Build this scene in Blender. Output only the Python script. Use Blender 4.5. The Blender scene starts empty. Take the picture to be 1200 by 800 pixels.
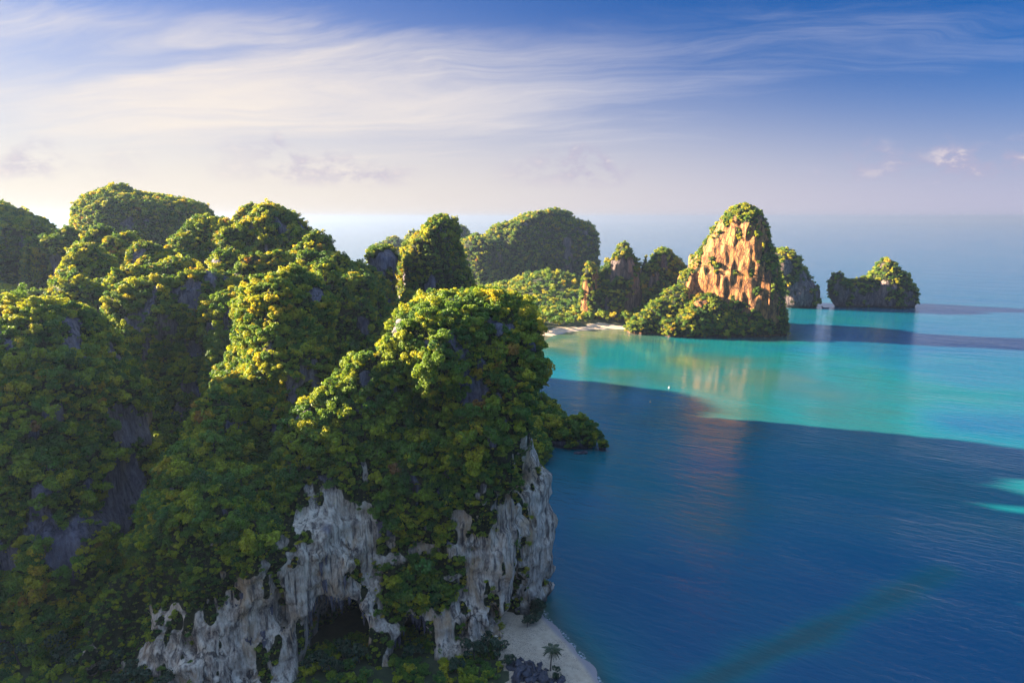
import bpy, math, random, time
import numpy as np
from mathutils import Vector, Matrix
T0 = time.time()
SC = bpy.context.scene
COL = SC.collection

# ------------------------------------------------------------------ camera, sky, sun, exposure
CAM_H, PITCH = 120.0, math.radians(10.3)
cam_d = bpy.data.cameras.new('camera'); cam = bpy.data.objects.new('camera', cam_d); COL.objects.link(cam)
cam.location = (0, 0, CAM_H); cam.rotation_euler = (math.radians(90) - PITCH, 0, 0)
cam_d.sensor_width = 36; cam_d.lens = 24; cam_d.clip_start = 1; cam_d.clip_end = 60000
SC.camera = cam

SUN_AZ, SUN_EL = math.radians(-19), math.radians(18.0)      # direction the light travels in plan, sun height
LDIR = Vector((math.cos(SUN_EL)*math.cos(SUN_AZ), math.cos(SUN_EL)*math.sin(SUN_AZ), -math.sin(SUN_EL)))
sun_d = bpy.data.lights.new('sun', 'SUN'); sun = bpy.data.objects.new('sun', sun_d); COL.objects.link(sun)
sun_d.energy = 5.0; sun_d.angle = math.radians(0.8); sun_d.color = (1.0, 0.80, 0.52)
sun.rotation_euler = LDIR.to_track_quat('-Z', 'Y').to_euler(); sun.location = (-400, 150, 300)

SC.view_settings.view_transform = 'Standard'; SC.view_settings.look = 'None'
SC.view_settings.exposure = 3.2; SC.view_settings.gamma = 1.0; SC.view_settings.use_curve_mapping = False
SC.render.engine = 'CYCLES'
SC.cycles.max_bounces = 6; SC.cycles.diffuse_bounces = 2; SC.cycles.glossy_bounces = 2
SC.cycles.transmission_bounces = 2; SC.cycles.volume_bounces = 0; SC.cycles.transparent_max_bounces = 4
SC.cycles.use_denoising = True

class NT:
    """small helper for node trees"""
    def __init__(s, tree): s.t = tree; s.n = tree.nodes; s.l = tree.links; s.n.clear()
    def node(s, typ, **kw):
        nd = s.n.new(typ)
        for k, v in kw.items(): setattr(nd, k, v)
        return nd
    def put(s, sock, v):
        if hasattr(v, 'is_linked') or isinstance(v, bpy.types.NodeSocket): s.l.new(v, sock)
        else:
            try: sock.default_value = v
            except Exception: sock.default_value = (v[0], v[1], v[2], 1.0)
    def math(s, op, a, b=0.0, c=0.0, clamp=False):
        nd = s.node('ShaderNodeMath', operation=op); nd.use_clamp = clamp
        s.put(nd.inputs[0], a); s.put(nd.inputs[1], b); s.put(nd.inputs[2], c); return nd.outputs[0]
    def vmath(s, op, a, b=(0, 0, 0)):
        nd = s.node('ShaderNodeVectorMath', operation=op); s.put(nd.inputs[0], a); s.put(nd.inputs[1], b)
        return nd.outputs['Value'] if op in ('LENGTH', 'DOT_PRODUCT') else nd.outputs[0]
    def mix(s, f, a, b, mode='MIX'):
        nd = s.node('ShaderNodeMix', data_type='RGBA', blend_type=mode)
        s.put(nd.inputs[0], f); s.put(nd.inputs[6], a); s.put(nd.inputs[7], b); return nd.outputs[2]
    def noise(s, vec, scale, detail=4, rough=0.55, dist=0.0):
        nd = s.node('ShaderNodeTexNoise'); s.put(nd.inputs['Vector'], vec)
        nd.inputs['Scale'].default_value = scale; nd.inputs['Detail'].default_value = detail
        nd.inputs['Roughness'].default_value = rough; nd.inputs['Distortion'].default_value = dist
        return nd.outputs['Fac']
    def step(s, v, a, b, lo=0.0, hi=1.0):
        nd = s.node('ShaderNodeMapRange', interpolation_type='SMOOTHSTEP'); s.put(nd.inputs[0], v)
        nd.inputs[1].default_value = a; nd.inputs[2].default_value = b
        nd.inputs[3].default_value = lo; nd.inputs[4].default_value = hi; return nd.outputs[0]
    def ramp(s, v, stops, interp='LINEAR'):
        nd = s.node('ShaderNodeValToRGB'); s.put(nd.inputs[0], v); cr = nd.color_ramp; cr.interpolation = interp
        while len(cr.elements) < len(stops): cr.elements.new(0.5)
        for e, (p, c) in zip(cr.elements, stops): e.position = p; e.color = (c[0], c[1], c[2], 1)
        return nd.outputs[0]
    def sep(s, v):
        nd = s.node('ShaderNodeSeparateXYZ'); s.put(nd.inputs[0], v); return nd.outputs
    def comb(s, x, y, z):
        nd = s.node('ShaderNodeCombineXYZ'); s.put(nd.inputs[0], x); s.put(nd.inputs[1], y); s.put(nd.inputs[2], z)
        return nd.outputs[0]

# world: physical sky with high haze low down, wisps of cirrus and a low line of cumulus over the sea
W = bpy.data.worlds.new('World'); SC.world = W; W.use_nodes = True
w = NT(W.node_tree)
sky = w.node('ShaderNodeTexSky', sky_type='NISHITA'); sky.sun_disc = False
sky.sun_elevation = SUN_EL; sky.sun_rotation = math.atan2(-LDIR.x, -LDIR.y)
sky.altitude = 0; sky.air_density = 1.0; sky.dust_density = 0.6; sky.ozone_density = 4.0
SKY_STRENGTH = 0.11
d3 = w.node('ShaderNodeTexCoord').outputs['Generated']
dx, dy, dz = w.sep(d3)
toward = w.vmath('DOT_PRODUCT', d3, (-0.945, 0.326, 0.0))                # the sun's side of the sky
skyc = w.mix(1.0, sky.outputs[0], w.mix(w.step(dz, 0.42, 0.98), (0.0008, 0.0062, 0.0132, 1), (0.150, 0.122, 0.098, 1)), 'MULTIPLY')  # tint is raised overhead, out of view, to brighten the shaded ground
# dusty air low over the horizon, brightest towards the sun
zq = w.math('DIVIDE', w.math('MAXIMUM', dz, 0.0), w.step(toward, -0.5, 0.9, 0.105, 0.215))
hz_ = w.math('POWER', 2.718, w.math('MULTIPLY', w.math('MULTIPLY', zq, zq), -1.0))
hz_ = w.math('MULTIPLY', hz_, 0.92)
dust = w.mix(w.step(toward, -0.5, 0.95), (0.0590, 0.0575, 0.0780, 1), (0.1180, 0.1030, 0.0850, 1))
c0 = w.mix(hz_, skyc, dust)
# cirrus: fibres drawn out along the wind, seen on a high flat sheet
dzc = w.math('ADD', w.math('MAXIMUM', dz, 0.0), 0.10)
pl = w.comb(w.math('DIVIDE', dx, dzc), w.math('DIVIDE', dy, dzc), 0.0)
wn = w.node('ShaderNodeTexNoise'); w.put(wn.inputs['Vector'], pl); wn.inputs['Scale'].default_value = 0.55; wn.inputs['Detail'].default_value = 4
plw = w.vmath('ADD', pl, w.vmath('MULTIPLY', w.vmath('SUBTRACT', wn.outputs['Color'], (0.5, 0.5, 0.5)), (1.5, 1.1, 0)))
rot = w.node('ShaderNodeVectorRotate', rotation_type='Z_AXIS'); w.put(rot.inputs['Vector'], plw); rot.inputs['Angle'].default_value = math.radians(12)
rv = w.vmath('ADD', rot.outputs[0], (7.0, 3.0, 0))
cir = w.noise(w.vmath('MULTIPLY', rv, (0.22, 0.50, 1)), 1.0, 12, 0.56, 0.5)
fib = w.noise(w.vmath('MULTIPLY', rv, (0.55, 2.4, 1)), 1.0, 10, 0.66, 0.7)
bank = w.math('MULTIPLY', w.math('MULTIPLY', w.step(dz, 0.02, 0.13), w.step(dz, 0.275, 0.21)), w.step(toward, -0.15, 0.75))
cd = w.math('ADD', w.math('ADD', cir, w.math('MULTIPLY', bank, 0.26)), w.math('MULTIPLY', w.math('SUBTRACT', fib, 0.5), 0.42))
dens = w.step(w.math('SUBTRACT', cd, w.step(dz, 0.22, 0.40, 0.0, 0.10)), 0.56, 0.94)
# low cumulus line
azim = w.math('ARCTAN2', dx, dy)
cum = w.noise(w.comb(w.math('MULTIPLY', azim, 20.0), w.math('MULTIPLY', dz, 34.0), 4.0), 1.6, 7, 0.58, 0.2)
top_ = w.noise(w.comb(w.math('MULTIPLY', azim, 9.0), 1.3, 2.0), 1.0, 3, 0.6)
cband = w.math('MULTIPLY', w.step(dz, 0.035, 0.06), w.step(w.math('SUBTRACT', dz, w.math('MULTIPLY', w.math('SUBTRACT', top_, 0.5), 0.16)), 0.100, 0.075))
cwide = w.noise(w.comb(w.math('MULTIPLY', azim, 3.0), 5.2, 2.0), 1.0, 2)
cdens = w.math('MULTIPLY', w.math('MULTIPLY', w.step(cum, 0.38, 0.62), cband), w.step(cwide, 0.45, 0.60))
cc = w.mix(w.step(toward, -0.4, 0.8), (0.0510, 0.0581, 0.0827, 1), (0.1162, 0.1021, 0.0862, 1))
c1 = w.mix(w.math('MULTIPLY', dens, 0.80), c0, cc)
c2 = w.mix(w.math('MULTIPLY', cdens, 0.62), c1, w.mix(w.step(cum, 0.55, 0.75), (0.0540, 0.0495, 0.0675, 1), (0.1126, 0.0928, 0.0845, 1)))
bg = w.node('ShaderNodeBackground'); w.put(bg.inputs['Color'], c2); bg.inputs['Strength'].default_value = 1.0
wo = w.node('ShaderNodeOutputWorld'); w.l.new(bg.outputs[0], wo.inputs['Surface'])

# ------------------------------------------------------------------ helpers
def at(px, py, Y):
    """a point at horizontal depth Y along the sight line measured at (px, py) on the 1200 x 800 photograph"""
    up = -(py - 400)/800.0; r = (px - 600)/800.0
    yy = math.cos(PITCH) + math.sin(PITCH)*up; zz = -math.sin(PITCH) + math.cos(PITCH)*up
    t = Y/yy
    return (r*t, Y, CAM_H + zz*t)
def sea_at(px, py):
    up = -(py - 400)/800.0; zz = -math.sin(PITCH) + math.cos(PITCH)*up
    Y = -CAM_H/zz*(math.cos(PITCH) + math.sin(PITCH)*up)
    return at(px, py, Y)

def tag(o, label=None, cat=None, group=None, kind=None):
    for k, v in (('label', label), ('category', cat), ('group', group), ('kind', kind)):
        if v: o[k] = v
    return o

def spline_matrix(c, s, off, m):
    """cubic B-spline interpolation matrix from a lattice of m random values (spacing s) to coordinates c"""
    u = (c - c[0])/s + off; i = np.floor(u).astype(int); t = u - i
    M = np.zeros((len(c), m), np.float32); k = np.arange(len(c))
    for j, wgt in enumerate(((1-t)**3/6, (3*t**3-6*t**2+4)/6, (-3*t**3+3*t**2+3*t+1)/6, t**3/6)): M[k, i+j] = wgt
    return M

class Vol:
    """a block of space holding a signed field (negative inside rock), turned into a mesh by surface nets"""
    def __init__(s, x0, x1, y0, y1, z0, z1, res, seed=0):
        s.res = res; s.rng = np.random.default_rng(seed + 11)
        s.xs = np.arange(x0, x1, res, dtype=np.float32); s.ys = np.arange(y0, y1, res, dtype=np.float32)
        s.zs = np.arange(z0, z1, res, dtype=np.float32)
        s.X = s.xs[:, None, None]; s.Y = s.ys[None, :, None]; s.Z = s.zs[None, None, :]
        s.f = np.full((len(s.xs), len(s.ys), len(s.zs)), 40.0, np.float32)
    def noise(s, sx, sy=None, sz=None):
        sy = sy or sx; sz = sz or sx; Ms = []; dims = []
        for c, sp in ((s.xs, sx), (s.ys, sy), (s.zs, sz)):
            sp = max(sp, s.res*1.5); m = int((c[-1]-c[0])/sp) + 6
            Ms.append(spline_matrix(c, sp, s.rng.random(), m)); dims.append(m)
        L = s.rng.standard_normal(dims).astype(np.float32)
        a = np.tensordot(Ms[0], L, (1, 0)); a = np.tensordot(a, Ms[1], (1, 1)); a = np.tensordot(a, Ms[2], (1, 1))
        return a*2.0          # about unit deviation
    def smin(s, g, k=5.0):
        h = np.clip(0.5 + 0.5*(g - s.f)/k, 0, 1); s.f = g*(1-h) + s.f*h - k*h*(1-h); s.f = s.f.astype(np.float32)
    def smax(s, g, k=2.0):
        h = np.clip(0.5 - 0.5*(g - s.f)/k, 0, 1); s.f = (g*(1-h) + s.f*h + k*h*(1-h)).astype(np.float32)
    def loft(s, rows, k=5.0, e=2.0):
        """rows: (z, cx, cy, rx, ry[, skew]) from the base up"""
        rows = sorted(rows); R = np.array([list(r) + [0.0]*(6-len(r)) for r in rows], np.float32)
        z = s.zs; I = [np.interp(z, R[:, 0], R[:, j]).astype(np.float32) for j in range(1, 6)]
        cx, cy, rx, ry, sk = [a[None, None, :] for a in I]
        over = np.clip(z - R[-1, 0], 0, None)[None, None, :]
        u = np.abs((s.X - cx - sk*(s.Y - cy))/rx); v = np.abs((s.Y - cy)/ry)
        if e == 2.0: q = np.sqrt(u*u + v*v)
        else: q = (u**e + v**e)**(1.0/e)
        g = (q - 1)*np.minimum(rx, ry) + over*1.5
        s.smin(g.astype(np.float32), k)
    def knob(s, cx, cy, top, rx, ry=None, base=-5.0, flare=1.35, k=6.0, e=2.0):
        ry = ry or rx; h = top - base
        prof = [(0, flare), (0.45, 1.14), (0.68, 1.0), (0.84, 0.84), (0.93, 0.60), (0.98, 0.34), (1.0, 0.12)]
        s.loft([(base + h*a, cx, cy, rx*b, ry*b) for a, b in prof], k, e)
    def rough(s, *octs):
        for o in octs: s.f += o[0]*s.noise(*o[1:])
    def mesh(s):
        f = s.f; ins = f < 0; nx, ny, nz = f.shape
        cnt = np.zeros((nx-1, ny-1, nz-1), np.int8)
        for a in (0, 1):
            for b in (0, 1):
                for c in (0, 1): cnt += ins[a:nx-1+a, b:ny-1+b, c:nz-1+c]
        act = (cnt > 0) & (cnt < 8); I, J, K = np.nonzero(act)
        idx = np.full(act.shape, -1, np.int64); idx[I, J, K] = np.arange(len(I))
        cor = [(a, b, c) for a in (0, 1) for b in (0, 1) for c in (0, 1)]
        val = {q: f[I+q[0], J+q[1], K+q[2]] for q in cor}
        acc = np.zeros((len(I), 3), np.float32); n = np.zeros(len(I), np.float32)
        for q in cor:
            for ax in range(3):
                if q[ax]: continue
                r = list(q); r[ax] = 1; r = tuple(r); va, vb = val[q], val[r]
                cr = (va < 0) != (vb < 0); t = np.where(cr, va/(va - vb + 1e-12), 0)
                p = np.tile(np.array(q, np.float32), (len(I), 1)); p[:, ax] += t
                acc += np.where(cr[:, None], p, 0); n += cr
        acc /= n[:, None]
        V = np.stack([s.xs[0] + (I+acc[:, 0])*s.res, s.ys[0] + (J+acc[:, 1])*s.res, s.zs[0] + (K+acc[:, 2])*s.res], 1)
        Q = []
        for ax in range(3):
            sl0 = [slice(1, -1)]*3; sl1 = [slice(1, -1)]*3; sl0[ax] = slice(0, -1); sl1[ax] = slice(1, None)
            A = ins[tuple(sl0)]; B = ins[tuple(sl1)]
            ch = A != B; ii = np.array(np.nonzero(ch)).T
            off = np.array([1, 1, 1]); off[ax] = 0; ii = ii + off
            b1, b2 = [(1, 2), (2, 0), (0, 1)][ax]
            def cell(d1, d2):
                c = ii.copy(); c[:, b1] -= d1; c[:, b2] -= d2; return idx[c[:, 0], c[:, 1], c[:, 2]]
            q = np.stack([cell(1, 1), cell(0, 1), cell(0, 0), cell(1, 0)], 1)
            fl = A[ch]; q[~fl] = q[~fl][:, ::-1]
            Q.append(q)
        Q = np.concatenate(Q); Q = Q[(Q >= 0).all(1)]
        E = np.concatenate([Q[:, [0, 1]], Q[:, [1, 2]], Q[:, [2, 3]]]); lab = np.arange(len(V))
        for _ in range(60):
            old = lab.copy(); m_ = np.minimum(lab[E[:, 0]], lab[E[:, 1]])
            np.minimum.at(lab, E[:, 0], m_); np.minimum.at(lab, E[:, 1], m_)
            lab = lab[lab]; lab = lab[lab]
            if (lab == old).all(): break
        size = np.bincount(lab, minlength=len(V)); keep = size[lab] > 0.03*len(V)
        Q = Q[keep[Q[:, 0]]]; new = np.cumsum(keep) - 1
        return V[keep], new[Q]

def np_mesh(name, V, Q, smooth=True):
    me = bpy.data.meshes.new(name); nq, kk = Q.shape
    me.vertices.add(len(V)); me.vertices.foreach_set('co', V.astype(np.float32).ravel())
    me.loops.add(nq*kk); me.loops.foreach_set('vertex_index', Q.astype(np.int32).ravel())
    me.polygons.add(nq); me.polygons.foreach_set('loop_start', np.arange(0, nq*kk, kk, dtype=np.int32))
    me.polygons.foreach_set('loop_total', np.full(nq, kk, np.int32))
    me.polygons.foreach_set('use_smooth', np.full(nq, smooth))
    me.update(calc_edges=True); return me
def add_attr(me, name, arr):
    a = me.attributes.new(name, 'FLOAT', 'POINT'); a.data.foreach_set('value', arr.astype(np.float32))
def obj(name, me, mat=None, parent=None, loc=None):
    o = bpy.data.objects.new(name, me); COL.objects.link(o)
    if mat and me is not None and not me.materials: me.materials.append(mat)
    if parent: o.parent = parent
    if loc: o.location = loc
    return o

def noise2(P, sp, seed):
    """smooth 3-D noise at scattered points, about unit deviation"""
    r = np.random.default_rng(seed); N = 32; L = r.standard_normal((N, N, N)).astype(np.float32)
    u = P/np.asarray(sp) + r.random(3)*20; i = np.floor(u).astype(int); t = u - i; t = t*t*(3-2*t); out = 0
    for a in (0, 1):
        for b in (0, 1):
            for c in (0, 1):
                wg = np.where(a, t[:, 0], 1-t[:, 0])*np.where(b, t[:, 1], 1-t[:, 1])*np.where(c, t[:, 2], 1-t[:, 2])
                out = out + wg*L[(i[:, 0]+a) % N, (i[:, 1]+b) % N, (i[:, 2]+c) % N]
    return out*1.7
def sstep(x, a, b):
    t = np.clip((x-a)/(b-a), 0, 1); return t*t*(3-2*t)

# ------------------------------------------------------------------ materials
def new_mat(name):
    m = bpy.data.materials.new(name); m.use_nodes = True; t = NT(m.node_tree)
    out = t.node('ShaderNodeOutputMaterial'); return m, t, out

def rock_material(name, light, mid, dark, stain, stain_amt=0.5, scale=1.0, grey=None):
    m, t, out = new_mat(name)
    P = t.node('ShaderNodeNewGeometry').outputs['Position']
    S = t.vmath('MULTIPLY', P, (scale,)*3)
    streak = t.noise(t.vmath('MULTIPLY', S, (0.55, 0.55, 0.11)), 1.0, 7, 0.68, 0.6)
    blot = t.noise(t.vmath('MULTIPLY', S, (0.10, 0.10, 0.07)), 1.0, 5, 0.6, 0.6)
    fine = t.noise(t.vmath('MULTIPLY', S, (1.7, 1.7, 0.8)), 1.0, 5, 0.7)
    base = t.ramp(t.math('ADD', t.math('MULTIPLY', streak, 0.65), t.math('MULTIPLY', fine, 0.35)),
                  [(0.34, dark), (0.46, mid), (0.57, light), (0.72, [min(1, c*1.15) for c in light])])
    st = t.noise(t.vmath('MULTIPLY', S, (0.16, 0.16, 0.05)), 1.0, 5, 0.6, 0.8)
    base = t.mix(t.math('MULTIPLY', t.step(st, 0.48, 0.66), stain_amt), base, stain)
    if grey:                                                     # exposed rock weathers grey, sheltered rock stays pale
        gb = t.ramp(t.math('ADD', t.math('MULTIPLY', streak, 0.5), t.math('MULTIPLY', fine, 0.5)), [(0.33, grey[0]), (0.5, grey[1]), (0.66, grey[2])])
        base = t.mix(t.node('ShaderNodeAttribute', attribute_name='pale').outputs['Fac'], gb, base)
    dk = t.noise(t.vmath('MULTIPLY', S, (0.9, 0.9, 0.03)), 1.0, 4, 0.6)
    base = t.mix(t.math('MULTIPLY', t.step(dk, 0.51, 0.63), t.step(blot, 0.38, 0.58, 0.25, 0.9)), base, dark)
    wv = t.vmath('ADD', t.vmath('MULTIPLY', S, (0.42, 0.42, 0.16) if scale < 0.7 else (0.26, 0.26, 0.075)), t.comb(t.math('MULTIPLY', blot, 3.5), t.math('MULTIPLY', fine, 0.8), t.math('MULTIPLY', streak, 0.8)))
    vo = t.node('ShaderNodeTexVoronoi', feature='DISTANCE_TO_EDGE'); t.put(vo.inputs['Vector'], wv); vo.inputs['Scale'].default_value = 1.0
    gate = t.step(t.noise(t.vmath('MULTIPLY', S, (0.09, 0.09, 0.11)), 1.0, 3, 0.6), 0.46, 0.62) if scale > 0.7 else 1.0
    crk = t.math('SUBTRACT', 1.0, t.math('MULTIPLY', t.step(vo.outputs['Distance'], 0.085, 0.0), gate))
    base = t.mix(crk, t.mix(0.75, base, dark), base)
    veg = t.node('ShaderNodeAttribute', attribute_name='veg').outputs['Fac']
    vn = t.math('ADD', veg, t.math('MULTIPLY', t.math('SUBTRACT', fine, 0.5), 0.7))
    und = t.ramp(fine, [(0.35, (0.010, 0.015, 0.006)), (0.65, (0.028, 0.034, 0.012))])
    tide = t.step(t.math('ADD', t.sep(P)[2], t.math('MULTIPLY', blot, 2.0)), 3.6, 2.0)
    base = t.mix(t.math('MULTIPLY', tide, 0.85), base, (0.035, 0.033, 0.036, 1))
    col = t.mix(t.step(vn, 0.40, 0.62), base, und)
    b = t.node('ShaderNodeBsdfPrincipled'); t.put(b.inputs['Base Color'], col)
    b.inputs['Roughness'].default_value = 0.9; b.inputs['Specular IOR Level'].default_value = 0.2
    bp = t.node('ShaderNodeBump'); bp.inputs['Strength'].default_value = 1.0; bp.inputs['Distance'].default_value = 0.7/scale
    t.put(bp.inputs['Height'], t.math('ADD', t.math('ADD', t.math('MULTIPLY', streak, 0.7), fine), t.math('MULTIPLY', crk, 0.5))); t.l.new(bp.outputs[0], b.inputs['Normal'])
    t.l.new(b.outputs[0], out.inputs['Surface']); return m

GREYS = ((0.05, 0.046, 0.062), (0.14, 0.125, 0.155), (0.27, 0.245, 0.27))
ROCK = rock_material('limestone', (0.80, 0.65, 0.49), (0.48, 0.355, 0.26), (0.050, 0.042, 0.046), (0.50, 0.30, 0.15), 0.8, grey=GREYS)
ROCK_GREY = rock_material('grey limestone', (0.20, 0.175, 0.215), (0.115, 0.10, 0.13), (0.04, 0.036, 0.052), (0.30, 0.22, 0.17), 0.3)
ROCK_ORANGE = rock_material('ochre limestone', (0.47, 0.225, 0.088), (0.30, 0.125, 0.046), (0.06, 0.03, 0.03), (0.50, 0.20, 0.055), 0.55, 0.42)
ROCK_FAR = rock_material('weathered limestone', (0.24, 0.18, 0.17), (0.13, 0.10, 0.105), (0.045, 0.038, 0.05), (0.32, 0.17, 0.11), 0.5, 0.4)

def leaf_material(name, stops, transl=0.33):
    m, t, out = new_mat(name)
    oi = t.node('ShaderNodeObjectInfo'); P = t.node('ShaderNodeNewGeometry').outputs['Position']
    reg = t.noise(P, 0.035, 3, 0.6)
    v = t.math('ADD', t.math('MULTIPLY', oi.outputs['Random'], 0.80), t.math('MULTIPLY', t.math('SUBTRACT', reg, 0.38), 0.85), clamp=True)
    col = t.ramp(v, stops)
    lf = t.noise(P, 1.3, 2)
    col = t.mix(1.0, col, t.ramp(lf, [(0.3, (0.55, 0.55, 0.6)), (0.7, (1.4, 1.4, 1.3))]), 'MULTIPLY')
    b = t.node('ShaderNodeBsdfPrincipled'); t.put(b.inputs['Base Color'], col)
    b.inputs['Roughness'].default_value = 0.55; b.inputs['Specular IOR Level'].default_value = 0.25
    tr = t.node('ShaderNodeBsdfTranslucent'); t.put(tr.inputs['Color'], t.mix(1.0, col, (1.5, 1.35, 0.5, 1), 'MULTIPLY'))
    mx = t.node('ShaderNodeMixShader'); mx.inputs[0].default_value = transl
    t.l.new(b.outputs[0], mx.inputs[1]); t.l.new(tr.outputs[0], mx.inputs[2]); t.l.new(mx.outputs[0], out.inputs['Surface'])
    return m
LEAF = leaf_material('forest leaves', [(0.0, (0.044, 0.110, 0.032)), (0.25, (0.086, 0.183, 0.032)), (0.50, (0.163, 0.250, 0.029)),
                                       (0.74, (0.345, 0.366, 0.025)), (0.92, (0.468, 0.390, 0.027)), (1.0, (0.377, 0.195, 0.037))])
def plain(name, col, rough=0.8, var=0.3, sc=1.0):
    m, t, out = new_mat(name); P = t.node('ShaderNodeNewGeometry').outputs['Position']
    n = t.noise(P, sc, 5, 0.6)
    c = t.mix(1.0, col, t.ramp(n, [(0.3, (1-var,)*3), (0.7, (1+var,)*3)]), 'MULTIPLY')
    b = t.node('ShaderNodeBsdfPrincipled'); t.put(b.inputs['Base Color'], c); b.inputs['Roughness'].default_value = rough
    bp = t.node('ShaderNodeBump'); bp.inputs['Strength'].default_value = 0.4; bp.inputs['Distance'].default_value = 0.1
    t.put(bp.inputs['Height'], n); t.l.new(bp.outputs[0], b.inputs['Normal'])
    t.l.new(b.outputs[0], out.inputs['Surface']); return m
BARK = plain('bark', (0.12, 0.095, 0.07), 0.9, 0.35, 3.0)
LEAF_ORANGE = plain('rust coloured leaves', (0.20, 0.085, 0.015), 0.6, 0.35, 1.2)
LEAF_BRIGHT = plain('fresh green leaves', (0.06, 0.16, 0.016), 0.55, 0.3, 1.2)
LEAF_DARK = plain('deep green leaves', (0.016, 0.042, 0.012), 0.55, 0.35, 1.2)
LEAF_LIME = plain('lime green leaves', (0.14, 0.18, 0.012), 0.55, 0.3, 1.2)
PALM_LEAF = plain('palm fronds', (0.035, 0.05, 0.014), 0.5, 0.3, 2.0)
DARK_ROCK = plain('wet dark rock', (0.045, 0.042, 0.055), 0.7, 0.6, 0.9)

# ------------------------------------------------------------------ foliage prototypes
def crown_mesh(name, seed, n, leaf, flat=0.8, lobes=7, mat=LEAF):
    """a crown of unit radius: many leaf faces spread over and through several lobes"""
    r = np.random.default_rng(seed); C = []; Rr = []
    for i in range(lobes):
        a = r.random()*6.283; q = 0.74*math.sqrt(r.random()); C.append((q*math.cos(a), q*math.sin(a), (r.random()*0.9-0.35)*flat)); Rr.append(0.20 + 0.24*r.random())
    C = np.array(C); Rr = np.array(Rr)
    pick = r.choice(lobes, n, p=Rr**2/np.sum(Rr**2))
    D = r.standard_normal((n, 3)); D[:, 2] += 0.35; D /= np.linalg.norm(D, axis=1)[:, None]
    rad = Rr[pick]*(0.72 + 0.36*r.random(n))
    P = C[pick] + D*rad[:, None]*np.array([1, 1, flat])
    Nn = D + 0.55*r.standard_normal((n, 3)); Nn[:, 2] += 0.25; Nn /= np.linalg.norm(Nn, axis=1)[:, None]
    T = np.cross(Nn, r.standard_normal((n, 3))); T /= np.linalg.norm(T, axis=1)[:, None]; B = np.cross(Nn, T)
    L = leaf*(0.6 + 0.8*r.random(n))[:, None]; Wd = L*(0.5 + 0.35*r.random(n))[:, None]
    V = np.stack([P - T*L, P - B*Wd + Nn*L*0.22, P + T*L, P + B*Wd + Nn*L*0.22], 1).reshape(-1, 3)
    me = np_mesh(name, V, np.arange(4*n).reshape(n, 4), False); me.materials.append(mat); return me

def proto_collection(name, specs):
    c = bpy.data.collections.new(name)
    for i, sp in enumerate(specs):
        o = bpy.data.objects.new('%s_%02d' % (name, i), crown_mesh('%s_%02d' % (name, i), *sp)); c.objects.link(o)
    return c
NEAR_C = proto_collection('foliage_near', [(1, 640, 0.105, 0.80, 12), (2, 560, 0.105, 0.65, 10), (3, 700, 0.10, 0.95, 15), (4, 520, 0.11, 0.75, 9),
                                           (5, 480, 0.10, 1.3, 10), (6, 640, 0.105, 0.6, 14)])
FAR_C = proto_collection('foliage_far', [(11, 230, 0.17, 0.80, 9), (12, 200, 0.17, 0.65, 8), (13, 250, 0.16, 1.0, 11), (14, 200, 0.18, 0.8, 8)])

def instancer_group(name, coll):
    g = bpy.data.node_groups.new(name, 'GeometryNodeTree')
    g.interface.new_socket('Geometry', in_out='INPUT', socket_type='NodeSocketGeometry')
    g.interface.new_socket('Geometry', in_out='OUTPUT', socket_type='NodeSocketGeometry')
    n = g.nodes; l = g.links
    gi = n.new('NodeGroupInput'); go = n.new('NodeGroupOutput')
    ci = n.new('GeometryNodeCollectionInfo'); ci.inputs['Collection'].default_value = coll
    ci.inputs['Separate Children'].default_value = True; ci.inputs['Reset Children'].default_value = True
    ip = n.new('GeometryNodeInstanceOnPoints'); ip.inputs['Pick Instance'].default_value = True
    def attr(nm, ty):
        a = n.new('GeometryNodeInputNamedAttribute'); a.data_type = ty; a.inputs['Name'].default_value = nm
        return a.outputs['Attribute']
    l.new(gi.outputs[0], ip.inputs['Points']); l.new(ci.outputs[0], ip.inputs['Instance'])
    l.new(attr('pick', 'INT'), ip.inputs['Instance Index']); l.new(attr('turn', 'FLOAT_VECTOR'), ip.inputs['Rotation'])
    l.new(attr('size', 'FLOAT_VECTOR'), ip.inputs['Scale']); l.new(ip.outputs[0], go.inputs[0])
    return g
G_NEAR = instancer_group('scatter_near', NEAR_C); G_FAR = instancer_group('scatter_far', FAR_C)

def foliage(name, P, S, parent, far, seed=1):
    r = np.random.default_rng(seed); n = len(P); me = bpy.data.meshes.new(name)
    me.vertices.add(n); me.vertices.foreach_set('co', P.astype(np.float32).ravel())
    a = me.attributes.new('pick', 'INT', 'POINT'); a.data.foreach_set('value', r.integers(0, 4 if far else 6, n).astype(np.int32))
    tu = np.stack([r.normal(0, 0.22, n), r.normal(0, 0.22, n), r.random(n)*6.283], 1)
    a = me.attributes.new('turn', 'FLOAT_VECTOR', 'POINT'); a.data.foreach_set('vector', tu.astype(np.float32).ravel())
    sz = np.stack([S, S*(0.85+0.3*r.random(n)), S*(0.8+0.45*r.random(n))], 1)
    a = me.attributes.new('size', 'FLOAT_VECTOR', 'POINT'); a.data.foreach_set('vector', sz.astype(np.float32).ravel())
    o = obj(name, me, None, parent); o['kind'] = 'stuff'
    md = o.modifiers.new('scatter', 'NODES'); md.node_group = G_FAR if far else G_NEAR
    return o

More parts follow.
